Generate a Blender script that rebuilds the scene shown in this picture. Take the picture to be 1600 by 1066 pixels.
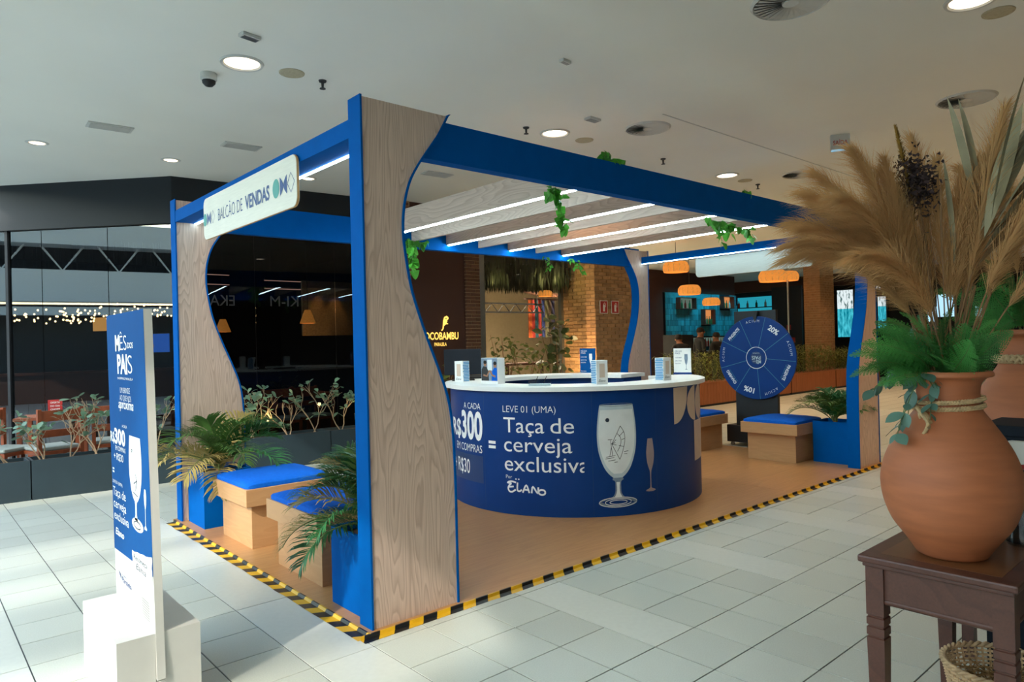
import bpy, bmesh, math, random
from math import sin, cos, pi, radians as R, atan2, hypot, sqrt
from mathutils import Vector, Matrix

random.seed(7)
S = bpy.context.scene
COL = S.collection
for o in list(bpy.data.objects):
    bpy.data.objects.remove(o)

# ------------------------------------------------------------------ camera
CAM = Vector((-1.88976993, -3.32740645, 1.54869602))
RV = Vector((0.7489387, -0.66218759, -0.02446264))
UV = Vector((0.01699001, -0.01771521, 0.99969871))
FV = Vector((0.66242144, 0.74912867, 0.00201703))
cd = bpy.data.cameras.new('camera')
cam = bpy.data.objects.new('camera', cd)
COL.objects.link(cam)
cd.sensor_width = 36.0
cd.lens = 36.0 * 1088.6 / 1600.0
cd.clip_end = 200
cam.matrix_world = Matrix(((RV.x, UV.x, -FV.x, CAM.x), (RV.y, UV.y, -FV.y, CAM.y), (RV.z, UV.z, -FV.z, CAM.z), (0, 0, 0, 1)))
S.camera = cam

# ------------------------------------------------------------------ sky, sun, exposure
S.view_settings.view_transform = 'Standard'
S.view_settings.look = 'None'
S.view_settings.gamma = 1.0
S.view_settings.exposure = 0.22
S.view_settings.use_curve_mapping = False
w = bpy.data.worlds.new('sky')
S.world = w
w.use_nodes = True
nt = w.node_tree
nt.nodes.clear()
sky = nt.nodes.new('ShaderNodeTexSky')
sky.sky_type = 'NISHITA'
sky.sun_disc = False
sky.sun_elevation = R(33.7)
sky.sun_rotation = R(247.5)
sky.air_density = 1.3
sky.dust_density = 1.6
sky.ozone_density = 1.6
bg = nt.nodes.new('ShaderNodeBackground')
bg.inputs['Strength'].default_value = 1.08
wo = nt.nodes.new('ShaderNodeOutputWorld')
tint = nt.nodes.new('ShaderNodeVectorMath')      # sky colour shifted slightly green to tint the fill light
tint.operation = 'MULTIPLY'
tint.inputs[1].default_value = (1.0, 1.04, 0.95)
nt.links.new(sky.outputs['Color'], tint.inputs[0])
nt.links.new(tint.outputs['Vector'], bg.inputs['Color'])
nt.links.new(bg.outputs['Background'], wo.inputs['Surface'])
SUN_DIR = Vector((0.924, 0.383, -0.668)).normalized()
sl = bpy.data.lights.new('sun', 'SUN')
sl.energy = 3.1
sl.angle = R(1.2)
sl.color = (1.0, 0.93, 0.82)
so = bpy.data.objects.new('sun', sl)
COL.objects.link(so)
so.rotation_euler = SUN_DIR.to_track_quat('-Z', 'Y').to_euler()
so.location = (-8, -4, 8)


# ------------------------------------------------------------------ materials
def lin(h):
    h = h.lstrip('#')
    out = []
    for i in (0, 2, 4):
        c = int(h[i:i + 2], 16) / 255.0
        out.append(c / 12.92 if c <= 0.04045 else ((c + 0.055) / 1.055) ** 2.4)
    return (out[0], out[1], out[2], 1.0)


def mat(name, col, rough=0.5, var=0.08, scale=12.0, bump=0.0, metal=0.0, spec=0.5, emit=None, es=0.0,
        stretch=(1, 1, 1), rnd=0.0, trans=0.0, coat=0.0, transl=0.0):
    m = bpy.data.materials.new(name)
    m.use_nodes = True
    n = m.node_tree
    b = n.nodes['Principled BSDF']
    b.inputs['Roughness'].default_value = rough
    b.inputs['Metallic'].default_value = metal
    b.inputs['Specular IOR Level'].default_value = spec
    b.inputs['Transmission Weight'].default_value = trans
    b.inputs['Coat Weight'].default_value = coat
    c = lin(col) if isinstance(col, str) else col
    b.inputs['Base Color'].default_value = c
    tc = n.nodes.new('ShaderNodeTexCoord')
    mp = n.nodes.new('ShaderNodeMapping')
    mp.inputs['Scale'].default_value = stretch
    n.links.new(tc.outputs['Object'], mp.inputs['Vector'])
    no = n.nodes.new('ShaderNodeTexNoise')
    no.inputs['Scale'].default_value = scale
    no.inputs['Detail'].default_value = 4
    n.links.new(mp.outputs['Vector'], no.inputs['Vector'])
    mr = n.nodes.new('ShaderNodeMapRange')
    mr.inputs[1].default_value = 0.3
    mr.inputs[2].default_value = 0.7
    mr.inputs[3].default_value = 1 - var
    mr.inputs[4].default_value = 1 + var
    n.links.new(no.outputs['Fac'], mr.inputs[0])
    val = mr.outputs[0]
    if rnd:
        oi = n.nodes.new('ShaderNodeObjectInfo')
        m2 = n.nodes.new('ShaderNodeMapRange')
        m2.inputs[3].default_value = 1 - rnd
        m2.inputs[4].default_value = 1 + rnd
        n.links.new(oi.outputs['Random'], m2.inputs[0])
        mm = n.nodes.new('ShaderNodeMath')
        mm.operation = 'MULTIPLY'
        n.links.new(val, mm.inputs[0])
        n.links.new(m2.outputs[0], mm.inputs[1])
        val = mm.outputs[0]
    vm = n.nodes.new('ShaderNodeVectorMath')
    vm.operation = 'SCALE'
    vm.inputs[0].default_value = c[:3]
    n.links.new(val, vm.inputs['Scale'])
    n.links.new(vm.outputs['Vector'], b.inputs['Base Color'])
    if bump:
        bu = n.nodes.new('ShaderNodeBump')
        bu.inputs['Strength'].default_value = bump
        bu.inputs['Distance'].default_value = 0.01
        n.links.new(no.outputs['Fac'], bu.inputs['Height'])
        n.links.new(bu.outputs['Normal'], b.inputs['Normal'])
    if emit:
        b.inputs['Emission Color'].default_value = lin(emit) if isinstance(emit, str) else emit
        b.inputs['Emission Strength'].default_value = es
    if transl:
        tr = n.nodes.new('ShaderNodeBsdfTranslucent')
        n.links.new(vm.outputs['Vector'], tr.inputs['Color'])
        mx = n.nodes.new('ShaderNodeMixShader')
        mx.inputs[0].default_value = transl
        n.links.new(b.outputs[0], mx.inputs[1])
        n.links.new(tr.outputs[0], mx.inputs[2])
        n.links.new(mx.outputs[0], n.nodes['Material Output'].inputs['Surface'])
    return m


def wood(name, light, dark, stretch, scale=1.0, lines=16.0, rough=0.5, contrast=0.55, fiber=0.25):
    """grain: contour lines of a stretched noise (cathedral figure) and fine fibres"""
    m = bpy.data.materials.new(name)
    m.use_nodes = True
    n = m.node_tree
    b = n.nodes['Principled BSDF']
    b.inputs['Roughness'].default_value = rough
    tc = n.nodes.new('ShaderNodeTexCoord')
    oi = n.nodes.new('ShaderNodeObjectInfo')
    sh = n.nodes.new('ShaderNodeVectorMath')
    sh.operation = 'MULTIPLY_ADD'
    cmb = n.nodes.new('ShaderNodeCombineXYZ')
    for k in range(3):
        n.links.new(oi.outputs['Random'], cmb.inputs[k])
    sh.inputs[1].default_value = (7.3, 9.1, 5.7)
    n.links.new(cmb.outputs[0], sh.inputs[0])
    n.links.new(tc.outputs['Object'], sh.inputs[2])
    mp = n.nodes.new('ShaderNodeMapping')
    mp.inputs['Scale'].default_value = stretch
    n.links.new(sh.outputs[0], mp.inputs['Vector'])
    no = n.nodes.new('ShaderNodeTexNoise')
    no.inputs['Scale'].default_value = scale
    no.inputs['Detail'].default_value = 1.5
    no.inputs['Roughness'].default_value = 0.35
    n.links.new(mp.outputs[0], no.inputs['Vector'])
    mu = n.nodes.new('ShaderNodeMath')
    mu.operation = 'MULTIPLY'
    mu.inputs[1].default_value = lines
    n.links.new(no.outputs['Fac'], mu.inputs[0])
    fr = n.nodes.new('ShaderNodeMath')
    fr.operation = 'FRACT'
    n.links.new(mu.outputs[0], fr.inputs[0])
    r1 = n.nodes.new('ShaderNodeValToRGB')
    e = r1.color_ramp.elements
    e[0].position, e[0].color = 0.0, (1, 1, 1, 1)
    e[1].position, e[1].color = 1.0, (1, 1, 1, 1)
    a = r1.color_ramp.elements.new(0.55)
    a.color = (0.8, 0.8, 0.8, 1)
    a = r1.color_ramp.elements.new(0.86)
    a.color = (1 - contrast, 1 - contrast, 1 - contrast, 1)
    n.links.new(fr.outputs[0], r1.inputs[0])
    mp2 = n.nodes.new('ShaderNodeMapping')
    mp2.inputs['Scale'].default_value = tuple(c * 14 if c > 1 else c * 2.5 for c in stretch)
    n.links.new(sh.outputs[0], mp2.inputs['Vector'])
    n2 = n.nodes.new('ShaderNodeTexNoise')
    n2.inputs['Scale'].default_value = 3.0
    n2.inputs['Detail'].default_value = 5
    n.links.new(mp2.outputs[0], n2.inputs['Vector'])
    mr = n.nodes.new('ShaderNodeMapRange')
    mr.inputs[1].default_value = 0.3
    mr.inputs[2].default_value = 0.7
    mr.inputs[3].default_value = 1 - fiber
    mr.inputs[4].default_value = 1.0
    n.links.new(n2.outputs['Fac'], mr.inputs[0])
    ml = n.nodes.new('ShaderNodeMath')
    ml.operation = 'MULTIPLY'
    n.links.new(r1.outputs[0], ml.inputs[0])
    n.links.new(mr.outputs[0], ml.inputs[1])
    mx = n.nodes.new('ShaderNodeMix')
    mx.data_type = 'RGBA'
    mx.inputs[6].default_value = lin(dark)
    mx.inputs[7].default_value = lin(light)
    n.links.new(ml.outputs[0], mx.inputs[0])
    n.links.new(mx.outputs[2], b.inputs['Base Color'])
    return m


def glassmat(name, tint, refl=0.9, rough=0.0, base=0.08):
    m = bpy.data.materials.new(name)
    m.use_nodes = True
    n = m.node_tree
    n.nodes.clear()
    out = n.nodes.new('ShaderNodeOutputMaterial')
    t = n.nodes.new('ShaderNodeBsdfTransparent')
    t.inputs[0].default_value = tint
    g = n.nodes.new('ShaderNodeBsdfGlossy')
    g.inputs['Roughness'].default_value = rough
    g.inputs['Color'].default_value = (refl, refl, refl, 1)
    fz = n.nodes.new('ShaderNodeFresnel')
    fz.inputs['IOR'].default_value = 1.5
    ad = n.nodes.new('ShaderNodeMath')
    ad.operation = 'ADD'
    ad.inputs[1].default_value = base
    n.links.new(fz.outputs[0], ad.inputs[0])
    ge = n.nodes.new('ShaderNodeNewGeometry')
    fr = n.nodes.new('ShaderNodeMath')
    fr.operation = 'SUBTRACT'
    fr.inputs[0].default_value = 1.0
    n.links.new(ge.outputs['Backfacing'], fr.inputs[1])
    mm = n.nodes.new('ShaderNodeMath')
    mm.operation = 'MULTIPLY'
    n.links.new(ad.outputs[0], mm.inputs[0])
    n.links.new(fr.outputs[0], mm.inputs[1])
    mx = n.nodes.new('ShaderNodeMixShader')
    n.links.new(mm.outputs[0], mx.inputs[0])
    n.links.new(t.outputs[0], mx.inputs[1])
    n.links.new(g.outputs[0], mx.inputs[2])
    n.links.new(mx.outputs[0], out.inputs[0])
    return m


def emat(name, col, s):
    m = bpy.data.materials.new(name)
    m.use_nodes = True
    n = m.node_tree
    n.nodes.clear()
    out = n.nodes.new('ShaderNodeOutputMaterial')
    e = n.nodes.new('ShaderNodeEmission')
    e.inputs[0].default_value = lin(col) if isinstance(col, str) else col
    e.inputs[1].default_value = s
    n.links.new(e.outputs[0], out.inputs[0])
    return m


M = {}
M['blue'] = mat('blue_paint', '#0055a4', 0.65, 0.05, 9, spec=0.03)
M['navy'] = mat('navy_wrap', '#08387a', 0.42, 0.04, 6, spec=0.2)
M['print_white'] = mat('white_print', '#e9edf0', 0.5, 0.02)
M['print_beige'] = mat('beige_print', '#d3bfae', 0.5, 0.03)
M['print_patch'] = mat('dark_blue_print', '#0f3468', 0.4, 0.03)
M['print_line'] = mat('dark_line_print', '#1c2a3c', 0.5, 0.03)
M['print_glass'] = mat('glass_photo_print', '#b9ccd6', 0.4, 0.10, 7)
M['print_glass2'] = mat('glass_photo_print_pale', '#dfe7ea', 0.4, 0.05, 9)
M['print_glass3'] = mat('glass_photo_print_grey', '#72869c', 0.4, 0.25, 30)
M['print_flute'] = mat('flute_print', '#a09095', 0.5, 0.08, 8)
M['totem_blue'] = mat('totem_blue_print', '#0b4a88', 0.6, 0.03, spec=0.05)
M['teal'] = mat('teal_print', '#2f8f86', 0.5, 0.05)
M['lightblue'] = mat('light_blue_print', '#4c93c4', 0.5, 0.12, 60, stretch=(1, 1, 8))
M['wheel_line'] = mat('wheel_line_print', '#3b8a9a', 0.4, 0.03)
M['white'] = mat('white_laminate', '#eff2f1', 0.4, 0.02)
M['totem_white'] = mat('totem_white_board', '#d3d2cd', 0.55, 0.02)
M['sign_wood'] = mat('pale_board', '#d6d4c8', 0.5, 0.05, 3, stretch=(1, 2, 30))
M['ply'] = mat('plywood_edge', '#c59a63', 0.6, 0.15, 20)
M['bench'] = wood('bench_oak_laminate', '#c29669', '#a67b50', (2.0, 2.0, 14.0), 1.0, 5, 0.5, 0.3, 0.25)
M['kwood'] = wood('kiosk_wood_laminate', '#dfc7b8', '#987c6d', (8.0, 8.0, 0.85), 1.0, 24, 0.5, 0.5, 0.38)
M['slat'] = wood('slat_wood_laminate', '#d2bdae', '#957c6e', (6.0, 0.8, 6.0), 1.0, 20, 0.5, 0.45, 0.3)
M['deck'] = wood('deck_vinyl', '#c2915f', '#9d6d42', (0.9, 11.0, 6.0), 1.0, 6, 0.36, 0.35, 0.35)
M['cushion'] = mat('blue_fabric', '#0459c0', 0.8, 0.08, 40, bump=0.05, spec=0.15)
M['black'] = mat('black_paint', '#15171a', 0.5, 0.1)
M['darkgrey'] = mat('dark_grey', '#2a2d30', 0.5, 0.1)
M['planter'] = mat('slate_planter', '#23343c', 0.55, 0.08, 5)
M['soil'] = mat('soil', '#3a2a1e', 0.95, 0.4, 40, bump=0.4)
M['fascia'] = mat('charcoal_fascia', '#141a20', 0.7, 0.06, 3)
M['ceiling'] = mat('ceiling_plaster', '#eae9e1', 0.9, 0.03, 0.7)
M['metal'] = mat('grey_metal', '#8b8f90', 0.35, 0.05, metal=0.8)
M['lampwhite'] = mat('lamp_trim', '#c9c9c4', 0.5, 0.03)
M['beigegrille'] = mat('speaker_grille', '#b5ab90', 0.8, 0.1, 60)
M['led'] = emat('led_strip', (0.66, 0.93, 1.0, 1), 56.0)
M['led_soft'] = emat('led_strip_soft', (0.66, 0.93, 1.0, 1), 14.0)
M['lampemit'] = emat('downlight_glow', (1.0, 0.86, 0.66, 1), 6.0)
M['lampemit2'] = emat('downlight_ring_glow', (1.0, 0.82, 0.6, 1), 2.4)
M['warmemit'] = emat('warm_bulb', (1.0, 0.62, 0.25, 1), 9.0)
M['orangeglow'] = emat('amber_lit_panel', (1.0, 0.45, 0.12, 1), 0.9)
M['signglow'] = emat('amber_letters', (1.0, 0.62, 0.12, 1), 1.5)
M['whiteglow'] = emat('white_letters', (0.9, 0.95, 1.0, 1), 0.9)
M['brown'] = mat('brown_cladding', '#4a2a1f', 0.7, 0.06, 3)
M['trunk'] = mat('pale_bark', '#a58d72', 0.8, 0.2, 30)
M['leaf'] = mat('clusia_leaf', '#6f9077', 0.4, 0.15, 8, rnd=0.25, transl=0.25)
M['palm'] = mat('palm_leaflet', '#4f7337', 0.45, 0.25, 5, rnd=0.3, transl=0.25)
M['palm_dry'] = mat('palm_leaflet_yellowed', '#a9985a', 0.55, 0.2, 5, rnd=0.2, transl=0.25)
M['palm_green'] = mat('palm_leaflet_deep_green', '#2f6a3a', 0.45, 0.25, 5, rnd=0.3, transl=0.25)
M['stem'] = mat('green_stem', '#5c6f3c', 0.6, 0.1)
M['vine'] = mat('pothos_leaf', '#56a83a', 0.4, 0.25, 14, rnd=0.3, transl=0.3)
M['fern'] = mat('fern_green', '#478a42', 0.5, 0.2, 6, rnd=0.4, transl=0.2)
M['euca'] = mat('eucalyptus_leaf', '#55786a', 0.5, 0.1, 9, rnd=0.2, transl=0.15)
M['pampas'] = mat('pampas_fluff', '#d3aa76', 0.9, 0.12, 6, rnd=0.12, transl=0.35)
M['drystem'] = mat('dry_stem', '#8f6d4a', 0.8, 0.2, 20)
M['dryleaf'] = mat('dry_palm_leaf', '#8e866a', 0.7, 0.2, 8, rnd=0.25)
M['drybrown'] = mat('dry_brown_leaf', '#6e5233', 0.8, 0.2, 8, rnd=0.25)
M['statice'] = mat('dark_dried_flower', '#3b2b2b', 0.9, 0.3, 30)
M['gold'] = mat('golden_spike', '#8d6a25', 0.6, 0.3, 50)
M['terracotta'] = mat('terracotta', '#a8623c', 0.62, 0.12, 5, bump=0.06, stretch=(1, 1, 6))
M['rope'] = mat('jute_rope', '#b79b72', 0.9, 0.2, 60, bump=0.3)
M['table'] = wood('dark_mahogany', '#5c382c', '#3a2019', (3, 3, 3), 1.0, 9, 0.38, 0.4, 0.4)
M['tablewarm'] = mat('worn_table_top', '#6a4226', 0.35, 0.2, 5)
M['navybox'] = mat('navy_painted_wood', '#0e1722', 0.7, 0.08, spec=0.25)
M['basket'] = mat('natural_wicker', '#b79a75', 0.8, 0.2, 30, rnd=0.1)
M['raffia'] = mat('raffia', '#86663a', 0.9, 0.3, 40)
M['clear'] = glassmat('clear_plastic', (0.85, 0.9, 0.93, 1), 0.9, 0.05, 0.05)
M['water'] = glassmat('water_in_bottle', (0.80, 0.88, 0.92, 1), 0.6, 0.02, 0.02)
M['red'] = mat('red_paint', '#b02a2a', 0.5, 0.05)
M['facade_glass'] = glassmat('shop_glass', (0.62, 0.67, 0.68, 1), 0.9, 0.0, 0.08)
M['dimmed_glass'] = glassmat('dimmed_shop_glass', (0.5, 0.52, 0.53, 1), 0.55, 0.0, 0.0)  # copy of the shop glass, reflection and tint turned down for the right face
M['pane'] = glassmat('window_pane', (0.9, 0.92, 0.92, 1), 0.7, 0.0, 0.0)
M['chairwood'] = mat('reddish_chair_wood', '#8a4526', 0.45, 0.2, 12)
M['seatpad'] = mat('grey_seat_pad', '#97a19c', 0.8, 0.08)
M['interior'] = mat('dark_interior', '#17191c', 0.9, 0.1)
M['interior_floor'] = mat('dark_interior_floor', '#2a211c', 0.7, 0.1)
M['skin'] = mat('skin', '#9a6a4c', 0.6, 0.06)
M['cloth'] = mat('black_uniform', '#121418', 0.85, 0.1)
M['hair'] = mat('dark_hair', '#0d0b0a', 0.8, 0.1)
M['brick'] = mat('tan_brick', '#a5805a', 0.85, 0.18, 9, bump=0.25, rnd=0.22)
M['mortar'] = mat('mortar', '#b39672', 0.95, 0.1)
M['redbrick'] = mat('red_brown_brick', '#6e4630', 0.85, 0.18, 9, bump=0.25, rnd=0.2)
M['tealtile'] = mat('teal_tile', '#2c7f8c', 0.3, 0.2, 9, rnd=0.45)
M['hedgewood'] = wood('planter_slat_wood', '#a5633a', '#70401f', (14, 14, 0.8), 1.0, 6, 0.6, 0.5, 0.35)
M['hedge'] = mat('hedge_leaf', '#707a38', 0.55, 0.25, 8, rnd=0.2, transl=0.25)
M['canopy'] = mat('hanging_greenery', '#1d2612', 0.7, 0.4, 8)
M['cream'] = mat('cream_wall', '#cbb595', 0.8, 0.05)
M['tape_black'] = mat('tape_black', '#17191a', 0.45, 0.06)
M['wicker'] = mat('wicker_shade', '#b0662a', 0.8, 0.25, 40, emit=(1.0, 0.36, 0.06, 1), es=0.55)


# ------------------------------------------------------------------ mesh helpers
def root_loc(p):
    v = Vector((0, 0, 0))
    while p is not None:
        v += p.location
        p = p.parent
    return v


def tagit(o, label=None, cat=None, group=None, kind=None):
    if label:
        o['label'] = label
    if cat:
        o['category'] = cat
    if group:
        o['group'] = group
    if kind:
        o['kind'] = kind
    return o


def thing(name, label, cat, loc=(0, 0, 0), group=None, rz=0.0):
    o = bpy.data.objects.new(name, None)
    o.empty_display_size = 0.1
    COL.objects.link(o)
    o.location = loc
    o.rotation_euler = (0, 0, rz)
    return tagit(o, label, cat, group)


def link(name, me, parent=None, loc=(0, 0, 0), rot=(0, 0, 0), scale=(1, 1, 1)):
    o = bpy.data.objects.new(name, me)
    COL.objects.link(o)
    o.parent = parent
    o.location = loc
    o.rotation_euler = rot
    o.scale = scale
    return o


class MB:
    def __init__(s):
        s.v, s.f, s.mi, s.cur = [], [], [], 0

    def add(s, vs, fs):
        b = len(s.v)
        s.v += [tuple(q) for q in vs]
        for f in fs:
            s.f.append([b + i for i in f])
            s.mi.append(s.cur)
        return s

    def box(s, x0, y0, z0, x1, y1, z1):
        x0, x1 = min(x0, x1), max(x0, x1)
        y0, y1 = min(y0, y1), max(y0, y1)
        z0, z1 = min(z0, z1), max(z0, z1)
        return s.add([(x0, y0, z0), (x1, y0, z0), (x1, y1, z0), (x0, y1, z0), (x0, y0, z1), (x1, y0, z1), (x1, y1, z1), (x0, y1, z1)],
                     [(0, 3, 2, 1), (4, 5, 6, 7), (0, 1, 5, 4), (1, 2, 6, 5), (2, 3, 7, 6), (3, 0, 4, 7)])

    def quad(s, a, b, c, d):
        return s.add([a, b, c, d], [(0, 1, 2, 3)])

    def prism(s, poly, fn, d0, d1):
        """poly: 2-D outline; fn(u, v, d) -> point; extruded from depth d0 to d1"""
        n = len(poly)
        vs = [fn(u, v, d0) for u, v in poly] + [fn(u, v, d1) for u, v in poly]
        fs = [list(range(n))[::-1], list(range(n, 2 * n))]
        for i in range(n):
            j = (i + 1) % n
            fs.append((i, j, n + j, n + i))
        return s.add(vs, fs)

    def tube(s, pts, r, n=8, cap=True):
        pts = [Vector(p) for p in pts]
        k = len(pts)
        rs = r if isinstance(r, (list, tuple)) else [r] * k
        vs, fs = [], []
        ref = None
        for i, p in enumerate(pts):
            t = (pts[min(i + 1, k - 1)] - pts[max(i - 1, 0)])
            if t.length < 1e-9:
                t = Vector((0, 0, 1))
            t.normalize()
            if ref is None:
                ref = Vector((0, 0, 1)) if abs(t.z) < 0.9 else Vector((1, 0, 0))
            a = t.cross(ref)
            if a.length < 1e-6:
                a = t.orthogonal()
            a.normalize()
            b = t.cross(a)
            ref = -b if False else ref
            for j in range(n):
                q = 2 * pi * j / n
                vs.append(p + (a * cos(q) + b * sin(q)) * rs[i])
        for i in range(k - 1):
            for j in range(n):
                j2 = (j + 1) % n
                fs.append((i * n + j, i * n + j2, (i + 1) * n + j2, (i + 1) * n + j))
        if cap:
            fs.append(list(range(n))[::-1])
            fs.append(list(range((k - 1) * n, k * n)))
        return s.add(vs, fs)

    def lathe(s, prof, n=32, c=(0, 0, 0), a0=0.0, a1=2 * pi, axis='z'):
        full = abs(a1 - a0 - 2 * pi) < 1e-6
        m = n if full else n + 1
        vs, fs = [], []
        for r, z in prof:
            for j in range(m):
                q = a0 + (a1 - a0) * j / n
                if axis == 'z':
                    vs.append((c[0] + r * cos(q), c[1] + r * sin(q), c[2] + z))
                else:
                    vs.append((c[0] + z, c[1] + r * cos(q), c[2] + r * sin(q)))
        for i in range(len(prof) - 1):
            for j in range(n):
                j2 = (j + 1) % m if full else j + 1
                fs.append((i * m + j, i * m + j2, (i + 1) * m + j2, (i + 1) * m + j))
        return s.add(vs, fs)

    def xform(s, mtx):
        s.v = [tuple(mtx @ Vector(q)) for q in s.v]
        return s

    def build(s, name, m, parent=None, smooth=False, bevel=0.0, local=False, top=None, origin=None, merge=False):
        me = bpy.data.meshes.new(name)
        if local:
            off = Vector((0, 0, 0))
        elif parent is not None:
            off = root_loc(parent)
        elif origin is not None:
            off = Vector(origin)
        elif top:
            xs = [q[0] for q in s.v]
            ys = [q[1] for q in s.v]
            zs = [q[2] for q in s.v]
            off = Vector(((min(xs) + max(xs)) / 2, (min(ys) + max(ys)) / 2, min(zs)))
        else:
            off = Vector((0, 0, 0))
        me.from_pydata([(q[0] - off.x, q[1] - off.y, q[2] - off.z) for q in s.v], [], s.f)
        ms = m if isinstance(m, (list, tuple)) else [m]
        for q in ms:
            me.materials.append(q)
        if len(ms) > 1:
            me.polygons.foreach_set('material_index', s.mi)
        bm = bmesh.new()
        bm.from_mesh(me)
        if merge:
            bmesh.ops.remove_doubles(bm, verts=bm.verts, dist=1e-5)
        bmesh.ops.recalc_face_normals(bm, faces=bm.faces)
        bm.to_mesh(me)
        bm.free()
        if smooth:
            me.polygons.foreach_set('use_smooth', [True] * len(me.polygons))
        me.update()
        o = bpy.data.objects.new(name, me)
        COL.objects.link(o)
        o.parent = parent
        if parent is None:
            o.location = off
        if bevel:
            bv = o.modifiers.new('bevel', 'BEVEL')
            bv.width = bevel
            bv.segments = 2
            bv.limit_method = 'ANGLE'
        if smooth:
            try:
                me.set_sharp_from_angle(angle=R(40))
            except Exception:
                pass
        if top:
            tagit(o, *top)
        return o


def struct(name, mb, m, **k):
    o = mb.build(name, m, **k)
    o['kind'] = 'structure'
    return o


def box(x0, y0, z0, x1, y1, z1):
    return MB().box(x0, y0, z0, x1, y1, z1)


def catmull(pts, sub=6):
    out = []
    n = len(pts)
    for i in range(n - 1):
        p0, p1, p2, p3 = pts[max(i - 1, 0)], pts[i], pts[i + 1], pts[min(i + 2, n - 1)]
        for k in range(sub):
            t = k / sub
            out.append(tuple(0.5 * ((2 * b) + (-a + c) * t + (2 * a - 5 * b + 4 * c - d) * t * t + (-a + 3 * b - 3 * c + d) * t ** 3)
                             for a, b, c, d in zip(p0, p1, p2, p3)))
    out.append(tuple(pts[-1]))
    return out


def text_flat(body, w, cap, bold=0.0, shear=0.0, h=None, clip=None, space=1.0):
    """flat lettering as (verts2d, faces); width w, capital height cap, left/baseline at 0"""
    c = bpy.data.curves.new('t', 'FONT')
    c.body = body
    c.offset = bold
    c.shear = shear
    c.space_character = space
    c.resolution_u = 4
    o = bpy.data.objects.new('t', c)
    me = o.to_mesh()
    vs = [(v.co.x, v.co.y) for v in me.vertices]
    fs = [tuple(p.vertices) for p in me.polygons]
    o.to_mesh_clear()
    bpy.data.objects.remove(o)
    bpy.data.curves.remove(c)
    x0 = min(v[0] for v in vs)
    x1 = max(v[0] for v in vs)
    ky = cap / 0.7
    if h is not None:
        y0 = min(v[1] for v in vs)
        y1 = max(v[1] for v in vs)
        ky = h / (y1 - y0)
    kx = w / (x1 - x0) if w else ky
    vs = [((x - x0) * kx, y * ky) for x, y in vs]
    if clip is not None:
        bm = bmesh.new()
        bv = [bm.verts.new((x, y, 0)) for x, y in vs]
        for f in fs:
            try:
                bm.faces.new([bv[i] for i in f])
            except ValueError:
                pass
        bmesh.ops.bisect_plane(bm, geom=bm.verts[:] + bm.edges[:] + bm.faces[:], plane_co=(clip, 0, 0), plane_no=(1, 0, 0), clear_outer=True)
        bm.verts.index_update()
        vs = [(v.co.x, v.co.y) for v in bm.verts]
        fs = [tuple(v.index for v in f.verts) for f in bm.faces]
        bm.free()
    return vs, fs


def flat(vf, fn, u0=0.0, v0=0.0, mb=None):
    mb = mb or MB()
    vs, fs = vf
    return mb.add([fn(u0 + u, v0 + v) for u, v in vs], fs)


def poly_flat(poly):
    return ([tuple(q) for q in poly], [tuple(range(len(poly)))])


def ribbon(pts, wd):
    """flat stroke along a 2-D polyline"""
    vs, fs = [], []
    n = len(pts)
    for i in range(n):
        a, b = pts[max(i - 1, 0)], pts[min(i + 1, n - 1)]
        dx, dy = b[0] - a[0], b[1] - a[1]
        l = hypot(dx, dy) or 1
        ox, oy = -dy / l * wd / 2, dx / l * wd / 2
        vs += [(pts[i][0] + ox, pts[i][1] + oy), (pts[i][0] - ox, pts[i][1] - oy)]
    for i in range(n - 1):
        fs.append((2 * i, 2 * i + 1, 2 * i + 3, 2 * i + 2))
    return vs, fs


def ellipse(cx, cy, rx, ry, n=24, a0=0.0, a1=2 * pi):
    k = n if abs(a1 - a0 - 2 * pi) < 1e-6 else n + 1
    return [(cx + rx * cos(a0 + (a1 - a0) * i / n), cy + ry * sin(a0 + (a1 - a0) * i / n)) for i in range(k)]


def spot(name, loc, target, power, col, angle=70, blend=0.6, size=0.05):
    l = bpy.data.lights.new(name, 'SPOT')
    l.energy = power
    l.color = col
    l.spot_size = R(angle)
    l.spot_blend = blend
    l.shadow_soft_size = size
    o = bpy.data.objects.new(name, l)
    COL.objects.link(o)
    o.location = loc
    o.rotation_euler = (Vector(target) - Vector(loc)).to_track_quat('-Z', 'Y').to_euler()
    return o


def point(name, loc, power, col, size=0.05):
    l = bpy.data.lights.new(name, 'POINT')
    l.energy = power
    l.color = col
    l.shadow_soft_size = size
    o = bpy.data.objects.new(name, l)
    COL.objects.link(o)
    o.location = loc
    return o


def area(name, loc, target, power, col, sx, sy):
    l = bpy.data.lights.new(name, 'AREA')
    l.shape = 'RECTANGLE'
    l.size, l.size_y = sx, sy
    l.energy = power
    l.color = col
    l.spread = R(100)
    o = bpy.data.objects.new(name, l)
    COL.objects.link(o)
    o.location = loc
    o.rotation_euler = (Vector(target) - Vector(loc)).to_track_quat('-Z', 'Y').to_euler()
    return o


def project(P):
    d = Vector(P) - CAM
    z = d.dot(FV)
    if z < 0.05:
        return None
    return 800 + 1088.6 * d.dot(RV) / z, 533 - 1088.6 * d.dot(UV) / z, z

# ================================================================== SETTING
PX, PY, OX, OY = 0.338, 0.338, -0.07, -0.14        # tile pitch and grid origin
CEIL = 3.8


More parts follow.
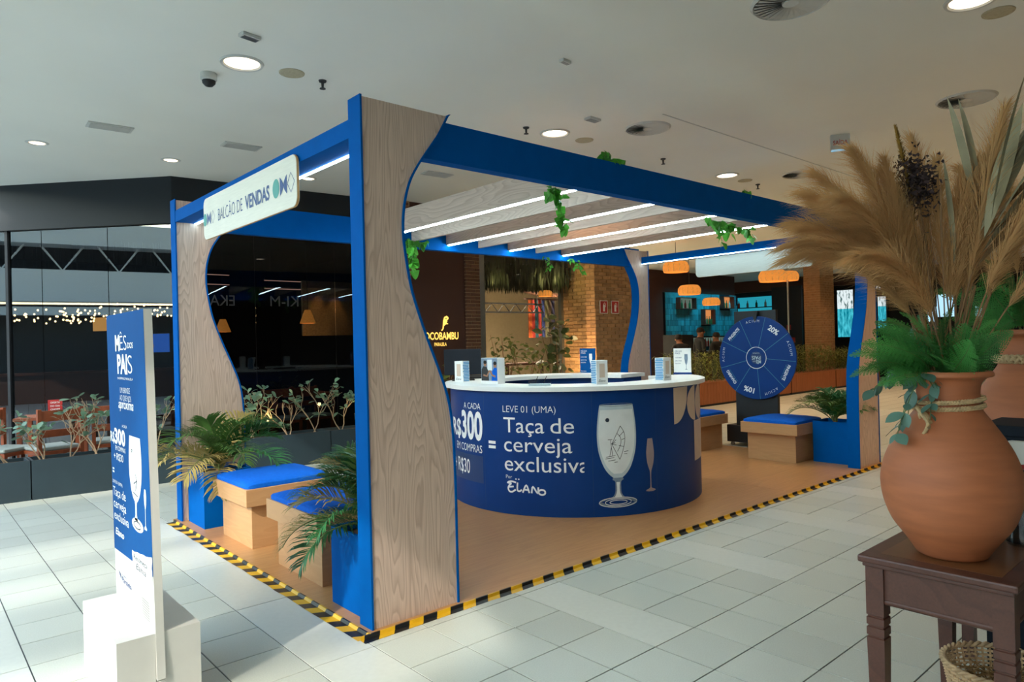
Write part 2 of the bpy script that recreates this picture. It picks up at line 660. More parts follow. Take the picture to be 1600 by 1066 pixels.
def floor_material():
    m = mat('pale_stone_floor', '#b8beb6', 0.42, 0.06, 60)
    n = m.node_tree
    b = n.nodes['Principled BSDF']
    src = b.inputs['Base Color'].links[0].from_socket
    tc = n.nodes.new('ShaderNodeTexCoord')
    sp = n.nodes.new('ShaderNodeSeparateXYZ')
    n.links.new(tc.outputs['Object'], sp.inputs[0])
    res = []
    for k, (o_, p_) in enumerate(((OX, PX), (OY, PY))):
        a = n.nodes.new('ShaderNodeMath')
        a.operation = 'SUBTRACT'
        n.links.new(sp.outputs[k], a.inputs[0])
        a.inputs[1].default_value = o_
        d = n.nodes.new('ShaderNodeMath')
        d.operation = 'DIVIDE'
        n.links.new(a.outputs[0], d.inputs[0])
        d.inputs[1].default_value = p_
        f = n.nodes.new('ShaderNodeMath')
        f.operation = 'PINGPONG'
        n.links.new(d.outputs[0], f.inputs[0])
        f.inputs[1].default_value = 0.5
        g = n.nodes.new('ShaderNodeMath')
        g.operation = 'GREATER_THAN'
        n.links.new(f.outputs[0], g.inputs[0])
        g.inputs[1].default_value = 0.016
        res.append(g)
    mu = n.nodes.new('ShaderNodeMath')
    mu.operation = 'MULTIPLY'
    n.links.new(res[0].outputs[0], mu.inputs[0])
    n.links.new(res[1].outputs[0], mu.inputs[1])
    mx = n.nodes.new('ShaderNodeMix')
    mx.data_type = 'RGBA'
    mx.inputs[6].default_value = lin('#262e33')
    n.links.new(mu.outputs[0], mx.inputs[0])
    n.links.new(src, mx.inputs[7])
    n.links.new(mx.outputs[2], b.inputs['Base Color'])
    return m


M['floor'] = floor_material()
M['tile'] = mat('speckled_stone_tile', '#bfc5bd', 0.34, 0.07, 160, rnd=0.05)
M['slab'] = mat('pale_long_slab', '#cacfc8', 0.34, 0.03, 30, rnd=0.03)
floor = struct('floor', box(-16, -14, -0.1, 26, 22, -0.0035), M['floor'])


def tile_mesh(w, d, name):
    g, c, t = 0.0032, 0.0006, 0.0034
    mb = MB()
    x0, x1, y0, y1 = -w / 2 + g, w / 2 - g, -d / 2 + g, d / 2 - g
    mb.add([(x0, y0, -t), (x1, y0, -t), (x1, y1, -t), (x0, y1, -t), (x0 + c, y0 + c, 0), (x1 - c, y0 + c, 0), (x1 - c, y1 - c, 0), (x0 + c, y1 - c, 0)],
           [(4, 5, 6, 7), (0, 1, 5, 4), (1, 2, 6, 5), (2, 3, 7, 6), (3, 0, 4, 7)])
    return mb


tiles = []
for i in range(-8, 40):
    x0 = OX + i * PX
    long_col = (i + 1) % 4 == 0
    if long_col:
        j = -3
        while j < 20:
            tiles.append((x0, OY + j * PY, 3))
            j += 3
        for j in range(-16, -3):
            tiles.append((x0, OY + j * PY, 1))
    else:
        for j in range(-16, 22):
            tiles.append((x0, OY + j * PY, 1))
vis = []
for x0, y0, k in tiles:
    cx, cy = x0 + PX / 2, y0 + k * PY / 2
    if cy > 5.9 or cx > 13.2:
        continue
    if 0.05 < x0 and x0 + PX < 6.85 and 0.05 < y0 and y0 + k * PY < 3.45:
        continue
    best = None
    for q in [(x0, y0), (x0 + PX, y0), (x0, y0 + k * PY), (x0 + PX, y0 + k * PY), (cx, cy)]:
        pr = project((q[0], q[1], 0))
        if pr and -20 < pr[0] < 1620 and pr[1] < 1090:
            best = pr if best is None or pr[2] < best[2] else best
    if best:
        vis.append((best[2], cx, cy, k))
vis.sort()
TM = {}
for k, m_ in ((1, 'tile'), (3, 'slab')):
    o = tile_mesh(PX, PY * k, 'tile').build('tile', M[m_], local=True)
    TM[k] = o.data
    bpy.data.objects.remove(o)
rt = random.Random(3)
for d, cx, cy, k in vis[:300]:
    link('tile', TM[k], floor, (cx, cy, rt.uniform(-0.0004, 0.0004)))
mb = MB()
for d, cx, cy, k in vis[300:]:
    t = tile_mesh(PX, PY * k, 't')
    mb.add([(a + cx, b + cy, c) for a, b, c in t.v], t.f)
o = mb.build('far_tiles', M['tile'], floor)
o['kind'] = 'stuff'

# ceiling with its free edge towards the skylight on the left
E0, ED = Vector((-4.64, -2.38)), Vector((0.313, 0.95))
p_top = E0 + ED * 11.05
e_low = E0 - ED * ((-2.38 + 6.4) / 0.95)
pl = [(-13.2, -14.2), (26.0, -14.2), (26.0, 22.0), (-2.5, 22.0), p_top.to_tuple(), e_low.to_tuple(), (-13.2, -6.4)]
struct('ceiling', MB().prism(pl, lambda u, v, d: (u, v, d), CEIL, CEIL + 0.35), M['ceiling'])
# unseen skylight bars over the open part, placed and widened to shade the floor
for k in range(8):
    y = -11.5 + k * 2.4
    struct('trim_%d' % (k + 1), box(-24, y + (0.35 if k > 3 else 0), 9.0, -3.6, y + (1.75 if k > 3 else 0.8), 9.2), M['lampwhite'])
gb = thing('skylight_stripe_bars', 'thin unseen white bars added over the atrium skylight to stripe the sunlight', 'skylight', (-13, 0, 9.3))
for k in range(22):  # thin out-of-view bars added only to stripe the sunlight softly
    box(-24, -11.2 + 0.85 * k, 9.2005, -3.6, -11.08 + 0.85 * k, 9.3).build('stripe_bar', M['lampwhite'], gb)
struct('trim_20', box(3.9, 0.855, CEIL - 0.004, 11.0, 0.868, CEIL + 0.01), M['lampwhite'])

# ---- walls of the hall
NL = Vector((-0.748, -0.663, 0))                       # normal of the angled left shopfront
TL_ = Vector((-0.663, 0.748, 0))
C0 = Vector((0.80, 6.27, 0))                            # the shopfront corner


def lface(s, off, z):
    q = C0 + TL_ * s - NL * off
    return (q.x, q.y, z)


TR_ = Vector((0.9962, -0.0870, 0))
NR = Vector((-0.0870, -0.9962, 0))


def rface(s, off, z):
    q = C0 + TR_ * s - NR * off
    return (q.x, q.y, z)


ob = lambda fn, s0, s1, o0, o1, z0, z1: MB().add(
    [fn(s0, o0, z0), fn(s1, o0, z0), fn(s1, o1, z0), fn(s0, o1, z0), fn(s0, o0, z1), fn(s1, o0, z1), fn(s1, o1, z1), fn(s0, o1, z1)],
    [(0, 3, 2, 1), (4, 5, 6, 7), (0, 1, 5, 4), (1, 2, 6, 5), (2, 3, 7, 6), (3, 0, 4, 7)])
GT = 3.2                                               # glass top / fascia bottom
mb = ob(lface, 0, 5.5, 0, 0.18, GT, CEIL)
mb2 = ob(rface, 0, 2.93, 0, 0.18, GT, CEIL)
mb.add(mb2.v, mb2.f)
struct('wall_left', mb, M['fascia'])
wl = thing('window_1', None, None, tuple(C0))
wl['kind'] = 'structure'
for s0, s1 in ((0.02, 0.945), (0.955, 1.90), (1.91, 2.38), (2.42, 5.4)):
    ob(lface, s0, s1, 0.06, 0.072, 0.02, GT).build('pane', M['facade_glass'], wl)
wr = thing('window_2', None, None, tuple(C0))
wr['kind'] = 'structure'
for s0, s1 in ((0.02, 1.04), (1.05, 2.2), (2.21, 2.92)):
    ob(rface, s0, s1, 0.06, 0.072, 0.02, GT).build('pane', M['dimmed_glass'], wr)
ob(lface, 2.38, 2.42, 0.03, 0.1, 0, GT).build('mullion', M['fascia'], wl)
ob(lface, -0.03, 0.02, 0.03, 0.1, 0, GT).build('mullion', M['fascia'], wl)
# far-right shop wall, brown clad wall with the bamboo sign, back of the rooms
struct('wall_back', MB().box(4.17, 5.9, 0, 5.24, 6.1, CEIL), M['brown'])
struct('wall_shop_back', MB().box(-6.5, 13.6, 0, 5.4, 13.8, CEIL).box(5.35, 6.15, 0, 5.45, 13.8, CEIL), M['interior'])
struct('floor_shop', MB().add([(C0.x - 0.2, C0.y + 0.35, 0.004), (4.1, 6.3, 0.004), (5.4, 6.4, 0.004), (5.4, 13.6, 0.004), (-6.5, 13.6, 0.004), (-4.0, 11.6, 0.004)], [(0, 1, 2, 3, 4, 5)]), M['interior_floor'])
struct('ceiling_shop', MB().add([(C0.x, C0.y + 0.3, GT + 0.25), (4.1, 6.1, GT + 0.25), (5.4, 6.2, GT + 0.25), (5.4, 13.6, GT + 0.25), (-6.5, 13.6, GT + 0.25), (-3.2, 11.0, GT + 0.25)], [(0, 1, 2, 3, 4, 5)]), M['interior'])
struct('wall_passage', MB().box(5.45, 15.9, 0, 21.0, 16.1, CEIL), M['cream'])
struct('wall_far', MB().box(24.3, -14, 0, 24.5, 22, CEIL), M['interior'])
struct('trim_21', MB().box(24.12, -3, 3.35, 24.3, 14.5, CEIL), M['brown'])
struct('wall_bar', MB().box(16.6, 10.62, 0, 21.6, 10.8, CEIL).box(15.6, 10.55, 0, 17.05, 10.75, CEIL), M['brown'])
struct('wall_behind_bar', MB().box(21.6, 14.3, 0, 24.4, 14.5, CEIL), M['interior'])
struct('wall_right', MB().box(3.0, -7.2, 0, 24.4, -7.0, CEIL), M['darkgrey'])
struct('wall_near', MB().box(-13, -9.2, 0, 3.0, -9.0, CEIL), M['darkgrey'])

# window frame of the passage and its pane
wf = thing('window_3', None, None, (5.62, 5.95, 0))
wf['kind'] = 'structure'
box(5.55, 5.88, 0, 5.66, 6.0, CEIL).build('frame', M['metal'], wf)
box(8.2, 6.55, 0, 8.27, 6.64, CEIL).build('frame', M['metal'], wf)
box(5.66, 5.94, 0.45, 8.26, 5.95, CEIL).build('pane', M['pane'], wf)

# gallery across the atrium (seen mirrored in the shopfront)
ga = thing('gallery_balcony', 'white balcony front with dark trusses across the atrium, mirrored in the left shop window', 'balcony', (-14, 4, 0))
MB().box(-14.6, -13.5, 3.1, -14, 20, 4.05).build('parapet', M['white'], ga)
MB().box(-14.5, -13.5, 2.7, -14.2, 20, 2.95).build('lower_band', M['white'], ga)
MB().box(-15.6, -13.5, 4.05, -15.3, 20, 4.9).build('glazing', M['navybox'], ga)
MB().box(-14.8, -13.5, 4.8, -13.9, 20, 5.5).build('upper_band', M['white'], ga)
for k in range(12):
    y = -2.5 + 1.5 * k
    MB().tube([(-14.3, y, 4.8), (-14.3, y + 0.55, 4.05), (-14.3, y + 1.1, 4.8)], 0.035, 6).build('strut', M['white'], ga)
MB().box(-15.8, -14, 0, -15.6, 20, 3.1).build('shop_wall', M['darkgrey'], ga)

# ================================================================== KIOSK
H, W_, D_, T_ = 2.9, 6.85, 3.4545, 0.128
CURVE = [(0.58, 0.0), (0.58, 0.4), (0.579, 0.743), (0.568, 1.047), (0.537, 1.239), (0.475, 1.411), (0.405, 1.58), (0.349, 1.727), (0.303, 1.871),
         (0.27, 2.051), (0.257, 2.194), (0.269, 2.339), (0.307, 2.47), (0.362, 2.569), (0.436, 2.673), (0.516, 2.78), (0.585, H)]
CURVE = catmull(CURVE, 4)
DZ = 0.018                                             # platform thickness
pf = thing('kiosk_platform', 'low wood-look vinyl deck under the blue sales pavilion', 'platform', (W_ / 2, D_ / 2, 0))
seams = [-0.03, 2.32, 4.66, W_ + 0.03]
for a, b in zip(seams[:-1], seams[1:]):
    box(a + 0.0008, -0.03, 0, b - 0.0008, D_ + 0.03, DZ).build('deck_sheet', M['deck'], pf)

kiosk = thing('kiosk_pavilion', 'open blue and wood pavilion with wavy posts and lit wooden slats', 'pavilion', (W_ / 2, D_ / 2, DZ))


def post(x0, sx, y0):
    """wavy post: straight outer side at x0, curve towards sx"""
    px = lambda u: x0 + sx * u
    poly = [(0.012, DZ), (0.574, DZ)] + [(c - 0.006, z) for c, z in CURVE if z > DZ] + [(0.012, H)]
    o = MB().prism(poly, lambda u, v, d: (px(u), d, v), y0 + 0.006, y0 + T_ - 0.006).build('post', M['kwood'], kiosk)
    # outer board
    mb = MB()
    mb.box(px(0.0), y0 - 0.002, DZ, px(0.012), y0 + T_ + 0.002, H + 0.008)
    mb.build('outer_board', M['blue'], o)
    vs, fs = [], []
    pts = [(c, z) for c, z in CURVE if z > DZ]
    pts = [(0.58, DZ)] + pts + [(0.60, H + 0.012)]
    for c, z in pts:
        vs += [(px(c - 0.006), y0 - 0.004, z), (px(c + 0.006), y0 - 0.004, z), (px(c + 0.006), y0 + T_ + 0.004, z), (px(c - 0.006), y0 + T_ + 0.004, z)]
    for i in range(len(pts) - 1):
        for j in range(4):
            k = (j + 1) % 4
            fs.append((4 * i + j, 4 * i + k, 4 * i + 4 + k, 4 * i + 4 + j))
    fs.append((0, 1, 2, 3))
    n = len(vs)
    fs.append((n - 4, n - 3, n - 2, n - 1))
    MB().add(vs, fs).build('curved_band', M['blue'], o)


post(0, 1, 0)
post(W_, -1, 0)
post(0, 1, D_ - T_)
post(W_, -1, D_ - T_)
BB, BT = 2.632, 2.866
box(0.2, 0.022, BB, W_ - 0.2, T_ - 0.022, BT).build('beam', M['blue'], kiosk)
box(0.2, D_ - T_ + 0.022, BB + 0.02, W_ - 0.2, D_ - 0.022, BT + 0.06).build('beam', M['blue'], kiosk)
box(0.004, T_ + 0.002, 2.70, 0.175, D_ - T_ - 0.002, 2.802).build('beam', M['blue'], kiosk)
box(W_ - 0.175, T_ + 0.002, 2.70, W_ - 0.004, D_ - T_ - 0.002, 2.802).build('beam', M['blue'], kiosk)
for k in range(7):
    x = 2.06 + k * 0.485
    sp_ = [(T_ - 0.02, 2.72), (D_ - T_ + 0.02, 2.72), (D_ - T_ + 0.02, 2.86), (D_ - T_ - 0.2, 2.945), (0.36, 2.945), (T_ - 0.02, 2.85)]
    s = MB().prism(sp_, lambda u, v, d: (d, u, v), x - 0.02, x + 0.02).build('slat', M['slat'], kiosk)
    if k % 2 == 0:
        box(x - 0.008, T_ + 0.0, 2.708, x + 0.008, D_ - T_ - 0.0, 2.7199).build('led_strip', M['led'], s)
for x0, x1, yy in ((0.165, 0.181, 0.0), (W_ - 0.181, W_ - 0.165, 0.0)):
    box(x0, T_ + 0.01, 2.690, x1, D_ - T_ - 0.01, 2.6995).build('led_strip', M['led_soft'], kiosk)


# hazard tape
def tape_mat(name, axis, pitch, slant, off=0.0):
    m = bpy.data.materials.new(name)
    m.use_nodes = True
    n = m.node_tree
    b = n.nodes['Principled BSDF']
    b.inputs['Roughness'].default_value = 0.4
    tc = n.nodes.new('ShaderNodeTexCoord')
    sp = n.nodes.new('ShaderNodeSeparateXYZ')
    n.links.new(tc.outputs['Object'], sp.inputs[0])
    other = 1 - axis
    a = n.nodes.new('ShaderNodeMath')
    a.operation = 'MULTIPLY_ADD'
    n.links.new(sp.outputs[other], a.inputs[0])
    a.inputs[1].default_value = slant
    n.links.new(sp.outputs[axis], a.inputs[2])
    ad = n.nodes.new('ShaderNodeMath')
    ad.operation = 'ADD'
    ad.inputs[1].default_value = off + 40 * pitch
    n.links.new(a.outputs[0], ad.inputs[0])
    d = n.nodes.new('ShaderNodeMath')
    d.operation = 'DIVIDE'
    d.inputs[1].default_value = pitch
    n.links.new(ad.outputs[0], d.inputs[0])
    f = n.nodes.new('ShaderNodeMath')
    f.operation = 'FRACT'
    n.links.new(d.outputs[0], f.inputs[0])
    g = n.nodes.new('ShaderNodeMath')
    g.operation = 'GREATER_THAN'
    g.inputs[1].default_value = 0.5
    n.links.new(f.outputs[0], g.inputs[0])
    mx = n.nodes.new('ShaderNodeMix')
    mx.data_type = 'RGBA'
    mx.inputs[6].default_value = lin('#17181a')
    mx.inputs[7].default_value = lin('#d9a91c')
    n.links.new(g.outputs[0], mx.inputs[0])
    n.links.new(mx.outputs[2], b.inputs['Base Color'])
    return m


def tape(name, mb, m, label):
    return mb.build(name, m, origin=(0, 0, 0), top=None) if False else tagit(mb.build(name, m, origin=(0, 0, 0.0005)), label, 'tape')


t1 = MB()
N = 40
vs, fs = [], []
rr = random.Random(5)
for i in range(N + 1):
    x = -0.09 + (W_ + 0.15) * i / N
    j = rr.uniform(-0.004, 0.004)
    vs += [(x, -0.024, DZ + 0.001), (x, -0.033, DZ + 0.0005), (x, -0.04, 0.002), (x, -0.086 + j, 0.0012)]
for i in range(N):
    for q in range(3):
        fs.append((4 * i + q, 4 * i + 4 + q, 4 * i + 5 + q, 4 * i + 1 + q))
tape('hazard_tape', t1.add(vs, fs), tape_mat('hazard_stripes_front', 0, 0.187, -0.75, 0.04), 'black and yellow tape along the long front edge of the deck')
t2 = MB()
vs, fs = [], []
for i in range(24):
    y = -0.03 + (D_ + 0.02) * i / 23
    j = rr.uniform(-0.006, 0.006)
    vs += [(-0.024, y, DZ + 0.0012), (-0.033, y, DZ + 0.0007), (-0.04, y, 0.0022), (-0.1 + j, y, 0.0014)]
for i in range(23):
    for q in range(3):
        fs.append((4 * i + q, 4 * i + 4 + q, 4 * i + 5 + q, 4 * i + 1 + q))
tape('hazard_tape', t2.add(vs, fs), tape_mat('hazard_stripes_side', 1, 0.187, 0.6, 0.02), 'black and yellow tape along the short left edge of the deck')


# ---- sign boards
def rrect(w, h, r, n=6):
    out = []
    for cx, cy, a in ((w / 2 - r, h / 2 - r, 0), (-w / 2 + r, h / 2 - r, 90), (-w / 2 + r, -h / 2 + r, 180), (w / 2 - r, -h / 2 + r, 270)):
        for k in range(n + 1):
            q = R(a + 90 * k / n)
            out.append((cx + r * cos(q), cy + r * sin(q)))
    return out


def board_logo(fn, u, v, s, parent):
    flat(poly_flat(ellipse(u, v, 0.42 * s, 0.5 * s, 28)), fn).build('logo_disc', M['teal'], parent)
    mb = MB()
    a = [(u + 0.5 * s, v + 0.5 * s)] + [(u + 0.5 * s + 0.42 * s * sin(pi * k / 10), v + 0.5 * s - s * k / 10) for k in range(1, 10)] + [(u + 0.5 * s, v - 0.5 * s)]
    flat(poly_flat(a), fn, mb=mb)
    b = [(u + 1.36 * s, v + 0.5 * s)] + [(u + 1.36 * s - 0.42 * s * sin(pi * k / 10), v + 0.5 * s - s * k / 10) for k in range(1, 10)] + [(u + 1.36 * s, v - 0.5 * s)]
    flat(poly_flat(b), fn, mb=mb)
    mb.build('logo_bow', M['navy'], parent)
    d = [(u + 1.42 * s, v), (u + 1.84 * s, v + 0.5 * s), (u + 2.26 * s, v), (u + 1.84 * s, v - 0.5 * s), (u + 1.42 * s, v)]
    flat(ribbon(d, 0.05 * s), fn).build('logo_diamond', M['navy'], parent)


def signboard(name, label, x, face, lettering):
    t = thing(name, label, 'sign', (x, 1.62, 2.59))
    MB().prism(rrect(1.73, 0.325, 0.06), lambda u, v, d: (x + d, 1.62 - u, 2.59 + v), -0.009, 0.009).build('board', [M['sign_wood']], t)
    MB().prism(rrect(1.734, 0.329, 0.06), lambda u, v, d: (x + d, 1.62 - u, 2.59 + v), -0.006, 0.006).build('plywood_core', M['ply'], t)
    if lettering:
        fn = lambda u, v: (x - 0.0105, 1.62 - u, 2.585 + v)
        board_logo(fn, -0.83, 0.0, 0.10, t)
        flat(text_flat('BALCÃO DE', 0.50, 0.095, -0.012), fn, -0.53, -0.05).build('lettering', M['navy'], t)
        flat(text_flat('VENDAS', 0.43, 0.095, 0.025), fn, 0.02, -0.05).build('bold_lettering', M['navy'], t)
        board_logo(fn, 0.555, 0.0, 0.125, t)
    return t


signboard('hanging_sign', 'long pale sign lettered BALCÃO DE VENDAS on the left beam', -0.012, -1, True)
signboard('hanging_sign', 'pale wooden sign seen from behind under the far right beam', W_ + 0.012, 1, False)

# ================================================================== COUNTER
CC = (3.42, 1.73)
RB, RT, RI = 1.28, 1.335, 0.86
A0, A1 = R(4.0), R(333.0)
ctr = thing('round_counter', 'large round navy sales counter with a white top and printed beer glass', 'counter', (CC[0], CC[1], DZ))
c3 = (CC[0], CC[1], 0)
mb = MB().lathe([(RB, DZ), (RB, 1.113), (RI + 0.06, 1.113), (RI + 0.06, DZ), (RB, DZ)], 120, c3, A0 + 0.01, A1 - 0.02)
for q in (A0 + 0.01, A1 - 0.02):
    mb.add([(CC[0] + r * cos(q), CC[1] + r * sin(q), z) for r, z in ((RI + 0.06, DZ), (RB, DZ), (RB, 1.113), (RI + 0.06, 1.113))], [(0, 1, 2, 3)])
mb.build('curved_body', M['navy'], ctr, smooth=True, merge=True)
mb = MB().lathe([(RI, 1.1135), (RT, 1.1135), (RT, 1.153), (RI, 1.153), (RI, 1.1135)], 120, c3, A0, A1)
for q in (A0, A1):
    mb.add([(CC[0] + r * cos(q), CC[1] + r * sin(q), z) for r, z in ((RI, 1.1135), (RT, 1.1135), (RT, 1.153), (RI, 1.153))], [(0, 1, 2, 3)])
mb.build('countertop', M['white'], ctr, smooth=True, merge=True)
MB().lathe([(RI - 0.25, 0.70), (RI + 0.058, 0.70), (RI + 0.058, 0.725), (RI - 0.25, 0.725), (RI - 0.25, 0.70)], 80, c3, R(60), R(300)).build('inner_shelf', M['navybox'], ctr)
RP = RB + 0.0025
DEG = 180 / pi


def cyl(th0, z0, rad=None):
    rad = rad or RP
    return lambda u, v: (CC[0] + rad * cos(R(th0) + u / RB), CC[1] + rad * sin(R(th0) + u / RB), z0 + v)


def deg2m(d):
    return R(d) * RB


def ctext(body, th0, th1, z, cap, bold=0.0, m='print_white', name='lettering', clip=None):
    flat(text_flat(body, deg2m(th1 - th0), cap, bold, clip=clip), cyl(th0, z)).build(name, M[m], ctr)


patch = [(deg2m(k * 1.0), 0.0) for k in range(0, 26)] + [(deg2m(25 - k * 1.0), 0.27) for k in range(0, 26)]


def cyl_rect(th0, th1, z0, z1, m, name, rad):
    mb = MB()
    n = max(1, int((th1 - th0) / 1.5))
    vs = []
    for i in range(n + 1):
        q = R(th0 + (th1 - th0) * i / n)
        vs += [(CC[0] + rad * cos(q), CC[1] + rad * sin(q), z0), (CC[0] + rad * cos(q), CC[1] + rad * sin(q), z1)]
    mb.add(vs, [(2 * i, 2 * i + 2, 2 * i + 3, 2 * i + 1) for i in range(n)]).build(name, m, ctr)


cyl_rect(158, 182.6, 0.255, 0.505, M['print_patch'], 'dark_patch', RB + 0.0012)
for th in (183.6, 230.5, 258.0):
    cyl_rect(th, th + 0.12, 0.03, 1.11, M['print_patch'], 'wrap_seam', RB + 0.0011)
ctext('A CADA', 169.2, 181.7, 0.935, 0.058, -0.005)
ctext('R$', 155.0, 166.0, 0.665, 0.16, 0.02)
ctext('300', 166.8, 182.7, 0.657, 0.252, 0.03, name='price_lettering')
ctext('EM COMPRAS', 160.5, 182.2, 0.533, 0.072, -0.005)
ctext('+ R$30', 157.0, 173.3, 0.323, 0.135, 0.0, name='price_lettering')
for z in (0.592, 0.634):
    cyl_rect(186.2, 190.0, z, z + 0.026, M['print_white'], 'equals_bar', RP)
ctext('LEVE 01 (UMA)', 194.0, 216.6, 0.927, 0.060, -0.008)
ctext('Taça', 194.2, 211.9, 0.748, 0.136, 0.0, name='headline')
ctext('de', 214.4, 223.6, 0.748, 0.136, 0.0, name='headline')
ctext('cerveja', 194.3, 222.7, 0.578, 0.136, 0.0, name='headline')
ctext('exclusiva', 194.4, 229.2, 0.408, 0.136, 0.0, name='headline', clip=deg2m(32.8))
ctext('Por', 194.9, 197.7, 0.337, 0.032, -0.01)
# hand-written signature, drawn as strokes
sg = cyl(195.0, 0.19)
mb = MB()
for pts in ([(0.10, 0.115), (0.05, 0.122), (0.012, 0.108), (0.05, 0.104), (0.03, 0.085), (0.018, 0.06), (0.03, 0.033), (0.06, 0.03), (0.095, 0.052)],
            [(0.025, 0.07), (0.075, 0.078)], [(0.115, 0.115), (0.112, 0.05), (0.135, 0.04), (0.155, 0.055)], [(0.165, 0.03), (0.20, 0.098), (0.228, 0.03)], [(0.175, 0.058), (0.222, 0.056)],
            [(0.25, 0.03), (0.262, 0.088), (0.305, 0.032), (0.312, 0.085)],
            [(0.345 + 0.022 * cos(a / 8 * 2 * pi) * 1.4, 0.042 + 0.022 * sin(a / 8 * 2 * pi)) for a in range(9)]):
    flat(ribbon(catmull(pts, 4), 0.015), sg, mb=mb)
for cx in (0.10, 0.128):
    flat(poly_flat(ellipse(cx, 0.145, 0.008, 0.006, 10)), sg, mb=mb)
mb.build('signature', M['print_white'], ctr)


# printed beer glass
def sil(prof, cx=0.0):
    return [(cx - r, z) for r, z in prof] + [(cx + r, z) for r, z in reversed(prof)]


def strips(prof, fn, mb):
    """outline as horizontal quads so that it follows the cylinder"""
    vs, fs = [], []
    k = 8
    for r, z in prof:
        for i in range(k + 1):
            vs.append(fn(-r + 2 * r * i / k, z))
    for i in range(len(prof) - 1):
        for j in range(k):
            a = i * (k + 1) + j
            fs.append((a, a + 1, a + k + 2, a + k + 1))
    return mb.add(vs, fs)


GC = 240.4
gl = cyl(GC, 0.0)
bowl = catmull([(0.152, 0.985), (0.166, 0.90), (0.177, 0.80), (0.18, 0.70), (0.172, 0.60), (0.152, 0.52), (0.12, 0.44), (0.08, 0.385), (0.04, 0.352)], 3)
strips(bowl, gl, MB()).build('printed_bowl', M['print_glass'], ctr)
gl2 = cyl(GC, 0.0, RP + 0.001)
inner = [(r - 0.014, 0.36 + (z - 0.352) * 0.97) for r, z in bowl]
strips([(max(r, 0.02), z + 0.02) for r, z in inner[2:-1]], gl2, MB()).build('printed_bowl_glare', M['print_glass2'], ctr)
mb = MB()
flat(ribbon(ellipse(0, 0.985, 0.152, 0.012, 28) + [(0.152, 0.985)], 0.004), gl2, mb=mb)
mb.build('printed_rim', M['print_glass3'], ctr)
strips(catmull([(0.045, 0.352), (0.05, 0.335), (0.028, 0.32), (0.026, 0.27), (0.03, 0.22), (0.055, 0.185), (0.09, 0.17)], 3), gl, MB()).build('printed_stem', M['print_glass3'], ctr)
strips(catmull([(0.016, 0.315), (0.012, 0.27), (0.016, 0.22), (0.035, 0.185)], 3), gl2, MB()).build('printed_stem_glare', M['print_glass2'], ctr)
flat(poly_flat(ellipse(0, 0.138, 0.178, 0.045, 32)), gl).build('printed_foot', M['print_glass3'], ctr)
mb = MB()
for rx, ry in ((0.172, 0.042), (0.12, 0.03), (0.08, 0.018)):
    flat(ribbon(ellipse(0, 0.14, rx, ry, 30), 0.006), gl2, mb=mb)
mb.build('printed_foot_rings', M['print_glass2'], ctr)
mb = MB()
gl3 = cyl(GC, 0.0, RP + 0.002)
flat(poly_flat(ellipse(-0.085, 0.855, 0.018, 0.018, 14)), gl3, mb=mb)
fan = [(0.03, 0.80), (0.065, 0.74), (0.068, 0.66), (0.045, 0.57), (0.02, 0.51)]
for pts in (catmull(fan, 4), [(0.03, 0.80), (-0.05, 0.645)], [(0.02, 0.51), (-0.05, 0.645)], [(0.06, 0.75), (-0.05, 0.645)], [(0.069, 0.69), (-0.05, 0.645)], [(0.06, 0.62), (-0.05, 0.645)],
            catmull([(0.0, 0.735), (0.03, 0.70), (0.03, 0.64), (0.0, 0.58)], 4), [(-0.06, 0.68), (-0.055, 0.62), (-0.07, 0.545)], [(-0.055, 0.62), (-0.045, 0.545)], [(-0.06, 0.645), (-0.05, 0.65)],
            [(-0.105, 0.535), (-0.02, 0.545)], [(-0.11, 0.52), (-0.03, 0.528)], [(-0.085, 0.50), (-0.02, 0.508)], [(0.06, 0.575), (0.10, 0.58)], [(0.06, 0.555), (0.09, 0.556)], [(-0.03, 0.487), (0.0, 0.49)], [(-0.085, 0.685), (-0.045, 0.685)]):
    flat(ribbon(pts, 0.0045), gl3, mb=mb)
mb.build('printed_sketch', M['print_line'], ctr)
fl = cyl(254.8, 0.0)
strips(catmull([(0.026, 0.672), (0.036, 0.60), (0.042, 0.54), (0.034, 0.46), (0.018, 0.41), (0.006, 0.37), (0.005, 0.26), (0.012, 0.235), (0.045, 0.222), (0.05, 0.212), (0.02, 0.205)], 3), fl, MB()).build('printed_flute', M['print_flute'], ctr)
# beige emblem shapes at the right end
b0 = cyl(268.6, 0.0)
mb = MB()
k = 14
vs, fs = [], []


def column(lo, hi, mb, n=16, du=0.0):
    vs, fs = [], []
    for i in range(n + 1):
        u, a, b = lo(i / n)
        vs += [b0(u, a), b0(u, b)]
    for i in range(n):
        fs.append((2 * i, 2 * i + 2, 2 * i + 3, 2 * i + 1))
    mb.add(vs, fs)


wA = 0.24
column(lambda t: (wA * t, 1.10 - 0.33 * sqrt(max(0, 1 - t * t)) - 0.002, 1.10), None, mb)
column(lambda t: (0.225 + 0.20 * t, 0.935 - 0.165 * sqrt(max(0, 1 - (1 - t) ** 2)), 0.935 + 0.165 * sqrt(max(0, 1 - (1 - t) ** 2))), None, mb)
column(lambda t: (0.43 + 0.3 * t, 0.935 - 0.165 * sqrt(max(0, 1 - (2 * t - 1) ** 2)), 0.935 + 0.165 * sqrt(max(0, 1 - (2 * t - 1) ** 2))), None, mb)
column(lambda t: (0.75 + 0.25 * t, 0.77, 1.10), None, mb)
column(lambda t: (0.385 + 0.6 * t, 0.385, 0.765), None, mb)
mb.build('printed_emblem', M['print_beige'], ctr)

